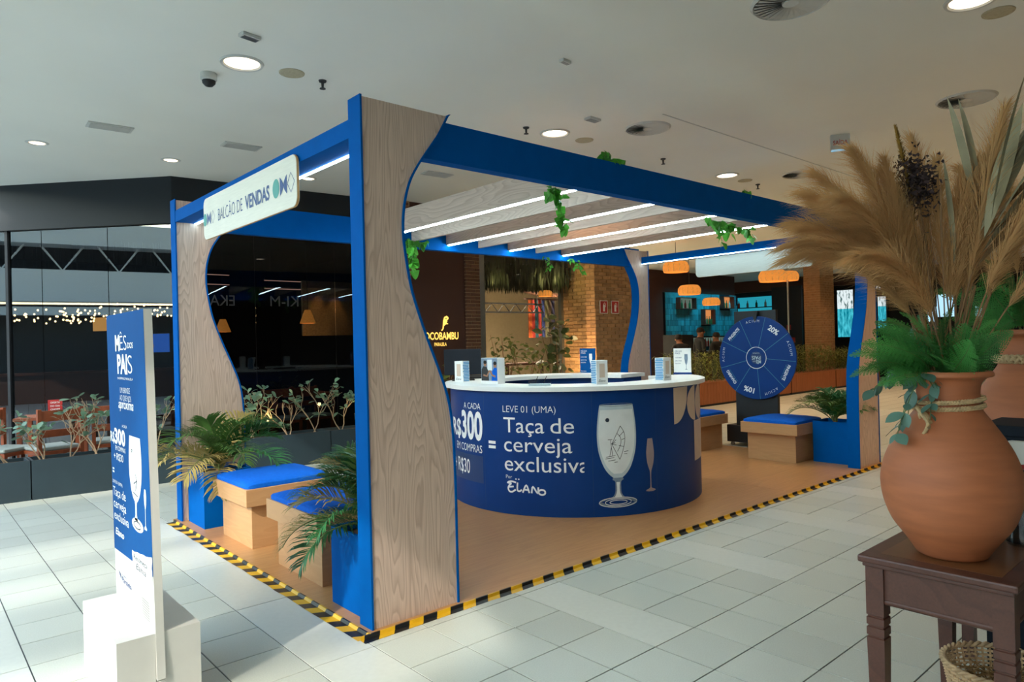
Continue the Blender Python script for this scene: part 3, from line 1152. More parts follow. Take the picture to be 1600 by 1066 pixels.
# ================================================================== BENCHES, PLANTERS, PALMS
def cushion(x0, y0, x1, y1, z, h, label):
    n = 14
    vs, fs = [], []

    def sup(u):
        return (1 - abs(u) ** 6) ** (1 / 3.0) if abs(u) < 1 else 0.0
    cx, cy, hx, hy = (x0 + x1) / 2, (y0 + y1) / 2, (x1 - x0) / 2, (y1 - y0) / 2
    g = [-1, -0.985, -0.94, -0.86, -0.72, -0.5, -0.25, 0, 0.25, 0.5, 0.72, 0.86, 0.94, 0.985, 1]
    k = len(g)
    for sgn in (1, 0):
        for a in g:
            for b in g:
                # round the plan corners
                e = max(abs(a), abs(b))
                ca, cb = a, b
                if abs(a) > 0.86 and abs(b) > 0.86:
                    l = hypot((abs(a) - 0.86), (abs(b) - 0.86)) / 0.14
                    if l > 1:
                        ca = math.copysign(0.86 + (abs(a) - 0.86) / l, a)
                        cb = math.copysign(0.86 + (abs(b) - 0.86) / l, b)
                t = sup(a) * sup(b)
                zz = z + h * (0.22 + 0.62 * t + 0.16 * (1 - a * a) * (1 - b * b)) if sgn else z
                vs.append((cx + hx * ca, cy + hy * cb, zz + (0.0015 * sin(37 * a + 11 * b) if sgn else 0)))
    for s in (0, 1):
        for i in range(k - 1):
            for j in range(k - 1):
                q = s * k * k + i * k + j
                fs.append((q, q + 1, q + k + 1, q + k))
    rim = [i for i in range(k)] + [i * k + k - 1 for i in range(1, k)] + [(k - 1) * k + j for j in range(k - 2, -1, -1)] + [i * k for i in range(k - 2, 0, -1)]
    for i in range(len(rim)):
        a, b = rim[i], rim[(i + 1) % len(rim)]
        fs.append((a, b, k * k + b, k * k + a))
    return MB().add(vs, fs).build('seat_cushion', M['cushion'], smooth=True, top=(label, 'cushion', 'blue bench cushions'))


def bench(y0, y1, mirror, label, clabel):
    f = lambda x: W_ - x if mirror else x
    xa, xb = sorted((f(0.12), f(0.70)))
    sa, sb = sorted((f(0.06), f(0.78)))
    t = thing('bench', label, 'bench', ((xa + xb) / 2, (y0 + y1) / 2, DZ), 'oak laminate benches in the pavilion')
    box(xa, y0, DZ, xb, y1, 0.352).build('base', M['bench'], t, bevel=0.002)
    box(sa, y0 - 0.06, 0.3525, sb, y1 + 0.05, 0.485).build('seat_slab', M['bench'], t, bevel=0.003)
    cushion(sa + 0.012, y0 - 0.045, sb - 0.012, y1 + 0.035, 0.4855, 0.062, clabel)
    return t


bench(1.99, 2.615, False, 'light oak bench beside the palm at the far left post', 'blue cushion on the left bench nearest the planter boxes outside')
bench(0.823, 1.503, False, 'light oak bench behind the near wavy post, half hidden by a palm', 'blue cushion partly under palm fronds on the near left bench')
bench(0.69, 1.315, True, 'oak bench in front of the prize wheel beside a blue planter', 'blue cushion on the bench below the prize wheel')
bench(2.04, 2.68, True, 'oak bench partly hidden behind the round counter on the right', 'blue cushion just right of the round counter')


def blue_planter(x0, y0, x1, y1, h, label):
    t = thing('blue_planter', label, 'planter', ((x0 + x1) / 2, (y0 + y1) / 2, DZ), 'square blue planters at the posts')
    w_ = 0.016
    mb = MB()
    z0, z1 = DZ, h
    o_ = [(x0, y0), (x1, y0), (x1, y1), (x0, y1)]
    i_ = [(x0 + w_, y0 + w_), (x1 - w_, y0 + w_), (x1 - w_, y1 - w_), (x0 + w_, y1 - w_)]
    vs = [(a, b, z0) for a, b in o_] + [(a, b, z1) for a, b in o_] + [(a, b, z1) for a, b in i_] + [(a, b, z1 - 0.08) for a, b in i_]
    fs = [(0, 1, 2, 3)]
    for i in range(4):
        j = (i + 1) % 4
        fs += [(i, j, 4 + j, 4 + i), (4 + i, 4 + j, 8 + j, 8 + i), (8 + i, 8 + j, 12 + j, 12 + i)]
    mb.add(vs, fs).build('box_shell', M['blue'], t)
    MB().add([(a, b, z1 - 0.045) for a, b in i_], [(0, 1, 2, 3)]).build('soil', M['soil'], t)


blue_planter(0.05, 0.145, 0.47, 0.55, 0.475, 'blue planter standing behind the near wavy post')
blue_planter(0.055, 2.882, 0.46, 3.31, 0.50, 'blue planter in front of the far left post')
blue_planter(6.43, 0.175, 6.82, 0.61, 0.51, 'blue planter behind the right-hand front post')


def frond_mesh(L, rise, droop, leaf, n, seed, name, width=0.011, fold=0.35):
    """feather palm frond along +X, curving over"""
    r = random.Random(seed)
    pts = []
    x = z = 0.0
    a = rise
    st = L / 16
    for i in range(17):
        pts.append((x, 0.0, z))
        x += st * cos(a)
        z += st * sin(a)
        a -= droop / 16 * (0.4 + 1.2 * i / 16)
    mb = MB()
    mb.tube(pts, [0.006 * (1 - 0.8 * i / 16) + 0.001 for i in range(17)], 5)
    P = [Vector(p) for p in pts]
    mb.cur = 1
    for i in range(n):
        t = 0.14 + 0.86 * i / (n - 1)
        q = t * 16
        k = min(int(q), 15)
        p = P[k].lerp(P[k + 1], q - k)
        d = (P[k + 1] - P[k]).normalized()
        up = Vector((-d.z, 0, d.x))
        ll = leaf * (0.55 + 0.9 * sin(pi * min(1, t * 0.93 + 0.05))) * r.uniform(0.85, 1.12) * 0.8
        for s in (-1, 1):
            ang = R(38 + 26 * (1 - t)) + r.uniform(-0.12, 0.12)
            side = Vector((0, s, 0))
            dv = (d * cos(ang) + side * sin(ang) + up * (fold + r.uniform(-0.12, 0.12))).normalized()
            wv = dv.cross(up).normalized() * width * r.uniform(0.8, 1.1)
            m1 = p + dv * ll * 0.45
            m2 = p + dv * ll * 0.78 + Vector((0, 0, -0.10 * ll))
            tip = p + dv * ll + Vector((0, 0, -0.26 * ll))
            mb.add([p - wv * 0.25, p + wv * 0.25, m1 - wv * 0.5, m1 + wv * 0.5, m2 - wv * 0.36, m2 + wv * 0.36, tip], [(0, 1, 3, 2), (2, 3, 5, 4), (4, 5, 6)])
    return mb


def make_data(mb, name, mats, smooth=False):
    o = mb.build(name, mats, local=True, smooth=smooth)
    me = o.data
    bpy.data.objects.remove(o)
    return me


PALM = {}
for mm in ('palm', 'palm_dry', 'palm_green'):
    PALM[mm] = [make_data(frond_mesh(0.44 + 0.05 * k, R(62 - 6 * k), R(78 + 8 * k), 0.185, 44, 20 + k, 'frond'), 'frond', [M['stem'], M[mm]]) for k in range(4)]


def palm(cx, cy, z, label, specs, seed, sc=1.0):
    t = thing('potted_palm', label, 'palm', (cx, cy, z), 'feathery palms in the blue planters')
    r = random.Random(seed)
    MB().tube([(cx, cy, z), (cx, cy, z + 0.09)], [0.028, 0.02], 8).build('stem_base', M['drystem'], t)
    for az, tilt, mm, s in specs:
        me = PALM[mm][r.randrange(4)]
        link('frond', me, t, (r.uniform(-0.03, 0.03), r.uniform(-0.03, 0.03), 0.04), (R(r.uniform(-14, 14)), R(-tilt), R(az)), (s * sc,) * 3)
    return t


def ring(n, seed, mats, tilts=(-20, 25)):
    r = random.Random(seed)
    out = []
    for i in range(n):
        out.append((360 * i / n + r.uniform(-15, 15), r.uniform(*tilts), mats[r.randrange(len(mats))], r.uniform(0.85, 1.15)))
    return out


palm(0.25, 3.08, 0.455, 'bushy yellow-green palm in the far left blue planter, tips over the tile floor',
     [(200, -16, 'palm_dry', 1.15), (225, -6, 'palm_dry', 1.1), (180, 4, 'palm_dry', 1.0), (250, -20, 'palm_dry', 1.0), (165, -20, 'palm', 1.1), (210, 20, 'palm', 1.1), (150, 10, 'palm', 1.0),
      (270, 2, 'palm', 1.05), (300, -8, 'palm_green', 1.15), (320, 8, 'palm_green', 1.2), (340, 0, 'palm_green', 1.1), (10, 15, 'palm_green', 1.1), (60, 20, 'palm', 1.0), (110, 25, 'palm', 1.0),
      (285, 22, 'palm', 1.1), (235, 30, 'palm', 1.1), (30, 35, 'palm_dry', 1.0), (330, 32, 'palm', 1.05)], 3, 1.12)
palm(0.25, 0.36, 0.43, 'palm bending over the cushion behind the near wavy post',
     [(115, -4, 'palm', 1.25), (98, 14, 'palm', 1.2), (130, 12, 'palm_dry', 1.25), (150, -6, 'palm_dry', 1.1), (165, 12, 'palm_green', 1.0), (185, -22, 'palm_green', 0.95), (200, 0, 'palm_green', 0.9),
      (105, 40, 'palm_green', 1.1), (135, 46, 'palm_green', 1.0), (90, 50, 'palm', 1.0), (155, 44, 'palm_green', 0.9), (110, 22, 'palm_green', 1.15), (145, 16, 'palm', 1.05), (85, 26, 'palm_green', 1.15), (60, 12, 'palm_green', 1.1), (40, 24, 'palm_green', 1.0), (10, 20, 'palm', 0.9), (120, 34, 'palm_green', 1.1), (140, 28, 'palm', 1.1), (175, 30, 'palm_green', 0.9), (160, -16, 'palm_dry', 1.0)], 5, 0.98)
palm(6.62, 0.42, 0.465, 'dark green palm in the blue planter by the prize wheel bench',
     ring(16, 4, ['palm_green', 'palm_green', 'palm'], (-8, 34)), 8, 1.02)

# ================================================================== TOTEM
tt = thing('totem_sign', 'tall blue and white promotional totem slotted in a white cube on the tiles', 'totem', (-1.06, 0.3, 0))
tz, tx0, tx1 = 0.336, -1.226, -0.893
ty0, ty1 = -0.052, 0.638
sx0, sx1 = -1.077, -1.043
mb = MB()
mb.box(tx0, ty0, 0, sx0 - 0.0015, ty1, tz).box(sx1 + 0.0015, ty0, 0, tx1, ty1, tz).box(sx0 - 0.0015, ty0 + 0.004, 0, sx1 + 0.0015, ty1, 0.128)
mb.build('base_cube', M['totem_white'], tt, bevel=0.0)
LEAN = 0.055
shy = lambda y, z: y + LEAN * (z - tz)
pp = lambda y, z, x: (x, shy(y, z), z)
y0p, y1p, zt_ = -0.058, 0.652, 1.735
mb = MB().add([pp(y0p, 0.14, sx0), pp(y1p, 0.14, sx0), pp(y1p, 0.14, sx1), pp(y0p, 0.14, sx1), pp(y0p, zt_, sx0), pp(y1p, zt_, sx0), pp(y1p, zt_, sx1), pp(y0p, zt_, sx1)],
              [(0, 3, 2, 1), (4, 5, 6, 7), (0, 1, 5, 4), (1, 2, 6, 5), (2, 3, 7, 6), (3, 0, 4, 7)])
mb.build('panel', M['totem_white'], tt)
tf = lambda off: (lambda u, v: (sx0 - off, shy(y1p - u, v), v))
f1, f2, f3, f4 = tf(0.0012), tf(0.0022), tf(0.0032), tf(0.0042)
PW = y1p - y0p
flat(poly_flat([(0, 0.56), (PW, 0.577), (PW, zt_), (0, zt_)]), f1).build('blue_print', M['totem_blue'], tt)


def ttext(body, y, z, w_, cap, bold=0.0, m='print_white', shear=0.0, name='lettering', fn=f2, h=None):
    flat(text_flat(body, w_, cap, bold, shear), fn, y1p + LEAN * (z - tz) - y, z).build(name, M[m], tt)


ttext('M', 0.545, 1.557, 0.085, 0.072, 0.05, name='bold_lettering')
ttext('ÊS', 0.452, 1.557, 0.13, 0.072, -0.012)
ttext('DOS', 0.305, 1.566, 0.10, 0.026, 0.02)
ttext('PAI', 0.51, 1.447, 0.195, 0.088, 0.04, name='bold_lettering')
ttext('S', 0.305, 1.447, 0.08, 0.088, -0.012)
ttext('SHOPPING PARALELA', 0.515, 1.416, 0.295, 0.011, 0.0)
ttext('UM BRINDE', 0.468, 1.352, 0.19, 0.027, -0.01)
ttext('AO QUE NOS', 0.475, 1.315, 0.215, 0.027, -0.01)
ttext('aproxima', 0.505, 1.277, 0.285, 0.045, 0.012, shear=0.3, name='script_lettering')
ttext('A CADA', 0.445, 1.185, 0.095, 0.014)
ttext('R$', 0.69, 1.10, 0.085, 0.05, 0.02)
ttext('300', 0.602, 1.098, 0.215, 0.072, 0.035, name='bold_lettering')
ttext('EM COMPRAS', 0.59, 1.064, 0.20, 0.022)
ttext('+ R$30', 0.625, 1.015, 0.19, 0.035)
for z in (0.945, 0.96):
    flat(poly_flat([(0, 0), (0.035, 0), (0.035, 0.009), (0, 0.009)]), f2, y1p + LEAN * (z - tz) - 0.66, z).build('equals_bar', M['print_white'], tt)
ttext('LEVE 01 (UMA)', 0.665, 0.893, 0.2, 0.016)
ttext('Taça de', 0.66, 0.832, 0.255, 0.044)
ttext('cerveja', 0.652, 0.773, 0.25, 0.044)
ttext('exclusiva', 0.643, 0.714, 0.285, 0.044)
ttext('Elano', 0.625, 0.64, 0.17, 0.034, 0.02, shear=0.2, name='script_lettering')
# printed glass on the totem
tg = lambda fn: (lambda u, v: fn(y1p + LEAN * (v - tz) - 0.215 + u, v))
bowl_t = [(r * 0.62, 0.862 + (z - 0.352) * 0.468) for r, z in bowl]
strips(bowl_t, tg(f2), MB()).build('printed_bowl', M['print_glass2'], tt)
strips([(0.02, 0.862), (0.014, 0.845), (0.014, 0.80), (0.03, 0.775)], tg(f2), MB()).build('printed_stem', M['print_glass'], tt)
flat(poly_flat(ellipse(0.02, 0.757, 0.1, 0.03, 24)), tg(f2)).build('printed_foot', M['print_glass2'], tt)
mb = MB()
for pts in ([(0.0, 0.99), (0.03, 0.96), (0.0, 0.91)], [(-0.03, 0.94), (0.03, 0.96)], [(-0.04, 0.90), (0.04, 0.89)], ellipse(-0.05, 1.09, 0.01, 0.006, 8), ellipse(0.02, 0.757, 0.06, 0.016, 16)):
    flat(ribbon(pts, 0.006), tg(f3), mb=mb)
mb.build('printed_sketch', M['print_line'], tt)
ff = lambda fn: (lambda u, v: fn(y1p + LEAN * (v - tz) - 0.055 + u, v))
strips([(0.012, 0.94), (0.02, 0.91), (0.016, 0.875), (0.004, 0.85), (0.004, 0.78), (0.022, 0.768), (0.02, 0.76)], ff(f2), MB()).build('printed_flute', M['print_glass'], tt)
# torn paper note and logos
rp = random.Random(2)
note = []
for (a, b), (c, d) in zip([(0.36, 0.62), (0.70, 0.655), (0.70, 0.555), (0.38, 0.495)], [(0.70, 0.655), (0.70, 0.555), (0.38, 0.495), (0.36, 0.62)]):
    for k in range(7):
        note.append((a + (c - a) * k / 7 + rp.uniform(-0.006, 0.006), b + (d - b) * k / 7 + rp.uniform(-0.004, 0.004)))
flat(poly_flat(note), f2).build('torn_paper_print', M['print_white'], tt)
ttext('Recomeça', 0.275, 0.59, 0.23, 0.026, 0.0, 'print_line', 0.25, 'handwriting', f3)
ttext('Bahia', 0.235, 0.55, 0.17, 0.03, 0.0, 'print_line', 0.25, 'handwriting', f3)
flat(poly_flat([(0.07, 0.465), (0.115, 0.455), (0.125, 0.405), (0.11, 0.44)]), f2).build('logo_mark', M['navy'], tt)
ttext('Shopping', 0.515, 0.455, 0.09, 0.012, 0.0, 'navy', 0, 'lettering', f2)
ttext('Paralela', 0.515, 0.425, 0.18, 0.026, 0.01, 'navy', 0, 'lettering', f2)
for k in range(8):
    flat(poly_flat([(0.50, 0.44 - 0.011 * k), (0.63, 0.44 - 0.011 * k), (0.63, 0.4435 - 0.011 * k), (0.50, 0.4435 - 0.011 * k)]), f2).build('small_print', M['metal'], tt)

# ================================================================== PRIZE WHEEL
wx, wy, wz, wr_ = 6.98, 1.63, 1.255, 0.572
wh = thing('prize_wheel', 'round navy prize wheel on a tall black stand behind the right benches', 'wheel', (7.15, 1.67, 0))
box(7.02, 1.36, 0.30, 7.08, 1.985, 1.905).build('stand_board', M['black'], wh, bevel=0.004)
box(7.0, 1.30, 0.06, 7.45, 2.13, 0.30).build('base_box', M['black'], wh, bevel=0.006)
for a, b in ((7.05, 1.36), (7.05, 2.07), (7.4, 1.36), (7.4, 2.07)):
    MB().lathe([(0.0, -0.012), (0.028, -0.012), (0.028, 0.012), (0.0, 0.012)], 14, (a, b, 0.03), axis='x').build('caster', M['metal'], wh)
dsc = MB().lathe([(0, -0.012), (wr_ - 0.004, -0.012), (wr_, -0.008), (wr_, 0.008), (wr_ - 0.004, 0.012), (0, 0.012)], 72, (wx, wy, wz), axis='x').build('disc', M['navy'], wh, smooth=True)
MB().lathe([(0, 0), (0.03, 0), (0.03, 0.035), (0, 0.035)], 20, (wx + 0.012, wy, wz), axis='x').build('axle', M['metal'], wh)
polar = lambda off: (lambda th: (lambda u, v: (wx - 0.012 - off, wy - v * sin(R(th) + u / 0.5), wz + v * cos(R(th) + u / 0.5))))
pf1, pf2, pf3 = polar(0.0015), polar(0.003), polar(0.0045)
cart = lambda off, th: (lambda u, v: (wx - 0.012 - off, wy - (u * cos(R(th)) + v * sin(R(th))), wz + (-u * sin(R(th)) + v * cos(R(th)))))
SEC0 = -5
for k in range(9):
    th = SEC0 + 20 + 40 * k
    flat(poly_flat([(-0.0025, 0.15), (0.0025, 0.15), (0.0025, wr_ - 0.004), (-0.0025, wr_ - 0.004)]), cart(0.0012, th)).build('divider', M['wheel_line'], dsc)
lab = ['ACIUM', '20%', 'ACIUM', 'PINGENTE', 'ACIUM', '10%', 'CHAVEIRO', 'ACIUM', 'PINGENTE']
for k, s in enumerate(lab):
    th = SEC0 + 40 * k
    if s == 'ACIUM':
        flat(text_flat(s, 0.20, 0.036, -0.01, space=1.5), lambda u, v, th=th: polar(0.0015)(th)(u - 0.10, 0.49 + v)).build('lettering', M['print_white'], dsc)
    elif '%' in s:
        flat(text_flat(s, 0.16, 0.07, 0.03), lambda u, v, th=th: cart(0.0015, th)(u - 0.08, 0.42 + v)).build('bold_lettering', M['print_white'], dsc)
    else:
        flat(text_flat(s, 0.22, 0.042, 0.025), lambda u, v, th=th: cart(0.0015, th)(u - 0.11, 0.45 + v)).build('bold_lettering', M['print_white'], dsc)
        flat(text_flat('EM PRATA 925', 0.2, 0.014, 0), lambda u, v, th=th: cart(0.0015, th)(u - 0.1, 0.425 + v)).build('small_lettering', M['wheel_line'], dsc)
flat(ribbon(ellipse(0, 0, 0.147, 0.147, 60) + [(0.147, 0)], 0.007), cart(0.002, 0)).build('hub_ring', M['print_white'], dsc)
flat(poly_flat(ellipse(0, 0, 0.085, 0.085, 40)), cart(0.0012, 0)).build('hub_dark', M['print_patch'], dsc)
for s, u, v, w2, c2, b in (('MÊS', -0.07, 0.035, 0.075, 0.04, 0.03), ('DOS', 0.012, 0.04, 0.04, 0.02, 0.0), ('PAIS', -0.065, -0.025, 0.13, 0.05, 0.02), ('SHOPPING', -0.05, -0.07, 0.1, 0.012, 0.0)):
    flat(text_flat(s, w2, c2, b), cart(0.002, 180), u, v).build('hub_lettering', M['print_glass'], dsc)
MB().prism([(-0.04, 0.64), (0.04, 0.64), (0.022, 0.55), (0.0, 0.50), (-0.022, 0.55)], lambda u, v, d: (wx - 0.03 + d, wy - u, wz + v), 0, 0.012).build('pointer', M['black'], wh)
MB().box(wx - 0.02, wy - 0.03, wz + 0.60, 7.03, wy + 0.03, wz + 0.64).build('pointer_arm', M['black'], wh)

# ================================================================== THINGS ON THE COUNTER
ZC = 1.1535


def local_box(w_, d_, h_):
    return MB().box(-w_ / 2, -d_ / 2, 0, w_ / 2, d_ / 2, h_)


def carton(cx, cy, rz, label):
    """small gift carton: white front with window, blue lined side"""
    t = thing('gift_carton', label, 'box', (cx, cy, ZC), 'gift cartons on the counter', rz)
    w_, d_, h_ = 0.115, 0.10, 0.215
    local_box(w_, d_, h_).build('carton', M['white'], t, local=True, bevel=0.002)
    fr = lambda u, v: (-w_ / 2 + u, -d_ / 2 - 0.001, v)
    flat(poly_flat([(0.03, 0.06), (0.085, 0.06), (0.085, 0.185), (0.03, 0.185)]), fr).build('window_print', M['print_beige'], t, local=True)
    flat(text_flat('Elano', 0.07, 0.022, 0, 0.3), lambda u, v: (-w_ / 2 + u + 0.02, -d_ / 2 - 0.001, v + 0.022)).build('lettering', M['print_line'], t, local=True)
    r = random.Random(int(cx * 100))
    for sgn in (-1, 1):
        for k in range(13):
            z = 0.008 + k * 0.0158
            l = r.uniform(0.0, 0.012)
            flat(poly_flat([(-d_ / 2 + l, z), (d_ / 2 - r.uniform(0, 0.012), z), (d_ / 2 - r.uniform(0, 0.012), z + 0.0115), (-d_ / 2 + l, z + 0.0115)]),
                 lambda u, v, s=sgn: (s * (w_ / 2 + 0.001), u, v)).build('blue_stripe', M['lightblue'], t, local=True)
    return t


carton(2.50, 2.43, R(-80), 'blue and white carton at the left end of the counter')
carton(2.865, 0.87, R(-19), 'blue and white carton in the middle of the counter, under a blue sign')
carton(3.585, 0.70, R(-2), 'blue and white carton near the right end of the counter')
ph = thing('photo_carton', 'carton with a photo of two men toasting, on the counter', 'box', (2.45, 1.87, ZC), None, R(-90 + 5))
local_box(0.225, 0.10, 0.25).build('carton', M['white'], ph, local=True, bevel=0.002)
pfn = lambda o: (lambda u, v: (-0.11 + u, -0.05 - o, v))
flat(poly_flat([(0.0, 0.03), (0.22, 0.03), (0.22, 0.247), (0.0, 0.247)]), pfn(0.001)).build('photo_backdrop', M['print_glass3'], ph, local=True)
flat(poly_flat([(0.085, 0.13), (0.15, 0.13), (0.15, 0.235), (0.085, 0.235)]), pfn(0.0014)).build('photo_panel', M['print_glass2'], ph, local=True)
flat(poly_flat([(0.005, 0.03), (0.105, 0.03), (0.10, 0.12), (0.075, 0.165), (0.03, 0.17), (0.005, 0.14)]), pfn(0.0018)).build('photo_black_shirt', M['black'], ph, local=True)
flat(poly_flat([(0.14, 0.03), (0.215, 0.03), (0.215, 0.15), (0.185, 0.16), (0.15, 0.12)]), pfn(0.0018)).build('photo_blue_shirt', M['cushion'], ph, local=True)
for c_ in ((0.055, 0.195), (0.19, 0.185)):
    flat(poly_flat(ellipse(c_[0], c_[1], 0.021, 0.028, 14)), pfn(0.0022)).build('photo_head', M['skin'], ph, local=True)
    flat(poly_flat(ellipse(c_[0], c_[1] + 0.014, 0.022, 0.018, 14)), pfn(0.0026)).build('photo_hair', M['hair'], ph, local=True)
flat(ribbon([(0.03, 0.085), (0.08, 0.075), (0.115, 0.13)], 0.018), pfn(0.0026)).build('photo_arm', M['skin'], ph, local=True)
flat(ribbon([(0.195, 0.07), (0.15, 0.085), (0.12, 0.13)], 0.018), pfn(0.0026)).build('photo_arm', M['skin'], ph, local=True)
# acrylic card holder
ch = thing('card_holder', 'small clear card holder on the counter front rim', 'holder', (2.436, 1.2, ZC), None, R(-57))
MB().box(-0.1, -0.03, 0, 0.1, 0.03, 0.004).box(-0.1, -0.03, 0.004, 0.1, -0.026, 0.045).box(-0.1, 0.026, 0.004, 0.1, 0.03, 0.06).build('tray', M['clear'], ch, local=True)
MB().box(-0.095, -0.02, 0.0045, 0.095, 0.02, 0.02).build('cards', M['white'], ch, local=True)
for q in (-0.05, 0.03):
    MB().tube([(q, 0.01, 0.02), (q + 0.03, 0.015, 0.085)], 0.003, 6).build('pen', M['black'], ch, local=True)


def counter_sign(cx, cy, rz, w_, h_, body, ink, label, glass_ink):
    t = thing('counter_sign', label, 'sign', (cx, cy, ZC), None, rz)
    MB().box(-w_ / 2, -0.006, 0.0, w_ / 2, 0.006, h_).build('board', M[body], t, local=True)
    MB().box(-w_ / 2, -0.035, 0.0, w_ / 2, 0.035, 0.005).build('foot', M['clear'], t, local=True)
    fn = lambda u, v: (-w_ / 2 + u, -0.007, v)
    for k, (s, z, ww, cc) in enumerate((('MÊS DOS', 0.86, 0.4, 0.06), ('PAIS', 0.78, 0.3, 0.06), ('A CADA R$300', 0.62, 0.38, 0.05), ('LEVE 01 TAÇA', 0.50, 0.38, 0.045), ('EXCLUSIVA', 0.40, 0.32, 0.045), ('Paralela', 0.05, 0.35, 0.04))):
        flat(text_flat(s, ww * w_, cc * h_, 0.0), fn, 0.08 * w_, z * h_).build('lettering', M[ink], t, local=True)
    g = [(-0.5, 1), (-0.56, 0.6), (-0.35, 0.2), (-0.08, 0.0), (0.08, 0.0), (0.35, 0.2), (0.56, 0.6), (0.5, 1)]
    kx, kz = 0.18 * w_, 0.42 * h_
    gg = lambda u, v: fn(0.72 * w_ + u * kx, 0.36 * h_ + v * kz)
    flat(poly_flat(g), gg).build('printed_glass', M[glass_ink], t, local=True)
    flat(poly_flat([(-0.07, 0.0), (-0.07, -0.35), (-0.45, -0.42), (0.45, -0.42), (0.07, -0.35), (0.07, 0.0)]), gg).build('printed_stem', M[glass_ink], t, local=True)
    return t


counter_sign(4.47, 2.47, R(-86), 0.235, 0.30, 'totem_blue', 'print_white', 'blue counter sign with a white beer glass, at the back of the counter', 'print_white')
s_ = counter_sign(4.55, 1.15, R(-70), 0.19, 0.285, 'white', 'navy', 'white counter sign with a printed glass, at the right end of the counter', 'print_glass3')
MB().box(-0.1, -0.0075, 0.0, 0.1, -0.0062, 0.022).build('blue_footer', M['navy'], s_, local=True)
# computer monitor behind the counter front
mo = thing('computer_monitor', 'dark monitor seen from behind, tilted back on the counter', 'monitor', (2.66, 2.62, ZC), None, R(-35))
MB().prism([(-0.20, 0.06), (0.20, 0.06), (0.20, 0.335), (-0.20, 0.335)], lambda u, v, d: (u, d + v * 0.35 - 0.03, v), 0, 0.03).build('screen_back', M['navybox'], mo, local=True, bevel=0.006)
MB().prism([(-0.05, 0.0), (0.05, 0.0), (0.03, 0.2), (-0.03, 0.2)], lambda u, v, d: (u, d + v * 0.35 + 0.02, v), -0.05, 0.0).build('stand', M['black'], mo, local=True)
MB().box(-0.12, -0.06, 0.0, 0.12, 0.1, 0.012).build('base', M['black'], mo, local=True, bevel=0.003)
ms = thing('pos_keyboard', 'dark flat keyboard lying right of the monitor on the counter', 'keyboard', (2.98, 2.78, ZC), None, R(-30))
MB().prism([(0, 0), (0.16, 0), (0.16, 0.035), (0, 0.018)], lambda u, v, d: (d, u, v), -0.2, 0.2).build('keyboard_body', M['black'], ms, local=True)


# ================================================================== RIGHT FOREGROUND: TABLE, URNS, BOUQUETS
TZ = 0.78
tbx0, tbx1, tby0, tby1 = 0.612, 1.42, -2.756, -2.288
tbl = thing('side_table', 'dark wooden side table with grooved legs carrying the near terracotta urn', 'table', ((tbx0 + tbx1) / 2, (tby0 + tby1) / 2, 0))
box(tbx0, tby0, TZ - 0.026, tbx1, tby1, TZ).build('table_top', M['table'], tbl, bevel=0.007)
box(tbx0 + 0.012, tby0 + 0.012, TZ - 0.040, tbx1 - 0.012, tby1 - 0.012, TZ - 0.0262).build('top_moulding', M['table'], tbl, bevel=0.004)
box(tbx0 + 0.06, tby0 + 0.055, TZ - 0.001, tbx1 - 0.06, tby1 - 0.055, TZ + 0.0006).build('top_inlay', M['tablewarm'], tbl)
az0 = 0.622
for a, b, c, d in ((tbx0 + 0.036, tby0 + 0.07, tbx0 + 0.052, tby1 - 0.07), (tbx1 - 0.052, tby0 + 0.07, tbx1 - 0.036, tby1 - 0.07), (tbx0 + 0.08, tby0 + 0.036, tbx1 - 0.08, tby0 + 0.052), (tbx0 + 0.08, tby1 - 0.052, tbx1 - 0.08, tby1 - 0.036)):
    ap = box(a, b, az0, c, d, TZ - 0.0403).build('apron', M['table'], tbl)
    cx, cy = (a + c) / 2, (b + d) / 2
    p0, p1 = ((cx, b, az0), (cx, d, az0)) if d - b > c - a else ((a, cy, az0), (c, cy, az0))
    MB().tube([p0, p1], 0.012, 10).build('bead_moulding', M['table'], ap, smooth=True)
for a in (tbx0 + 0.026, tbx1 - 0.084):
    for b in (tby0 + 0.017, tby1 - 0.075):
        prof = []
        zc = [0.0, 0.49, 0.493, 0.497, 0.50, 0.526, 0.529, 0.533, 0.536, 0.56, 0.563, 0.567, 0.57, TZ - 0.0403]
        ins = [0.009, 0.0, 0.004, 0.004, 0.0, 0.0, 0.004, 0.004, 0.0, 0.0, 0.004, 0.004, 0.0, 0.0]
        vs, fs = [], []
        for z, i_ in zip(zc, ins):
            vs += [(a + i_, b + i_, z), (a + 0.058 - i_, b + i_, z), (a + 0.058 - i_, b + 0.058 - i_, z), (a + i_, b + 0.058 - i_, z)]
        for i in range(len(zc) - 1):
            for j in range(4):
                k = (j + 1) % 4
                fs.append((4 * i + j, 4 * i + k, 4 * i + 4 + k, 4 * i + 4 + j))
        n = len(vs)
        fs += [(0, 1, 2, 3), (n - 4, n - 3, n - 2, n - 1)]
        MB().add(vs, fs).build('leg', M['table'], tbl)

UP = [(0, 0), (0.095, 0.0), (0.108, 0.008), (0.122, 0.03), (0.146, 0.065), (0.181, 0.115), (0.205, 0.18), (0.2135, 0.245), (0.207, 0.30), (0.187, 0.36), (0.16, 0.41),
      (0.125, 0.465), (0.103, 0.498), (0.096, 0.525), (0.095, 0.56), (0.099, 0.59), (0.112, 0.607), (0.133, 0.615), (0.135, 0.624), (0.130, 0.633)]


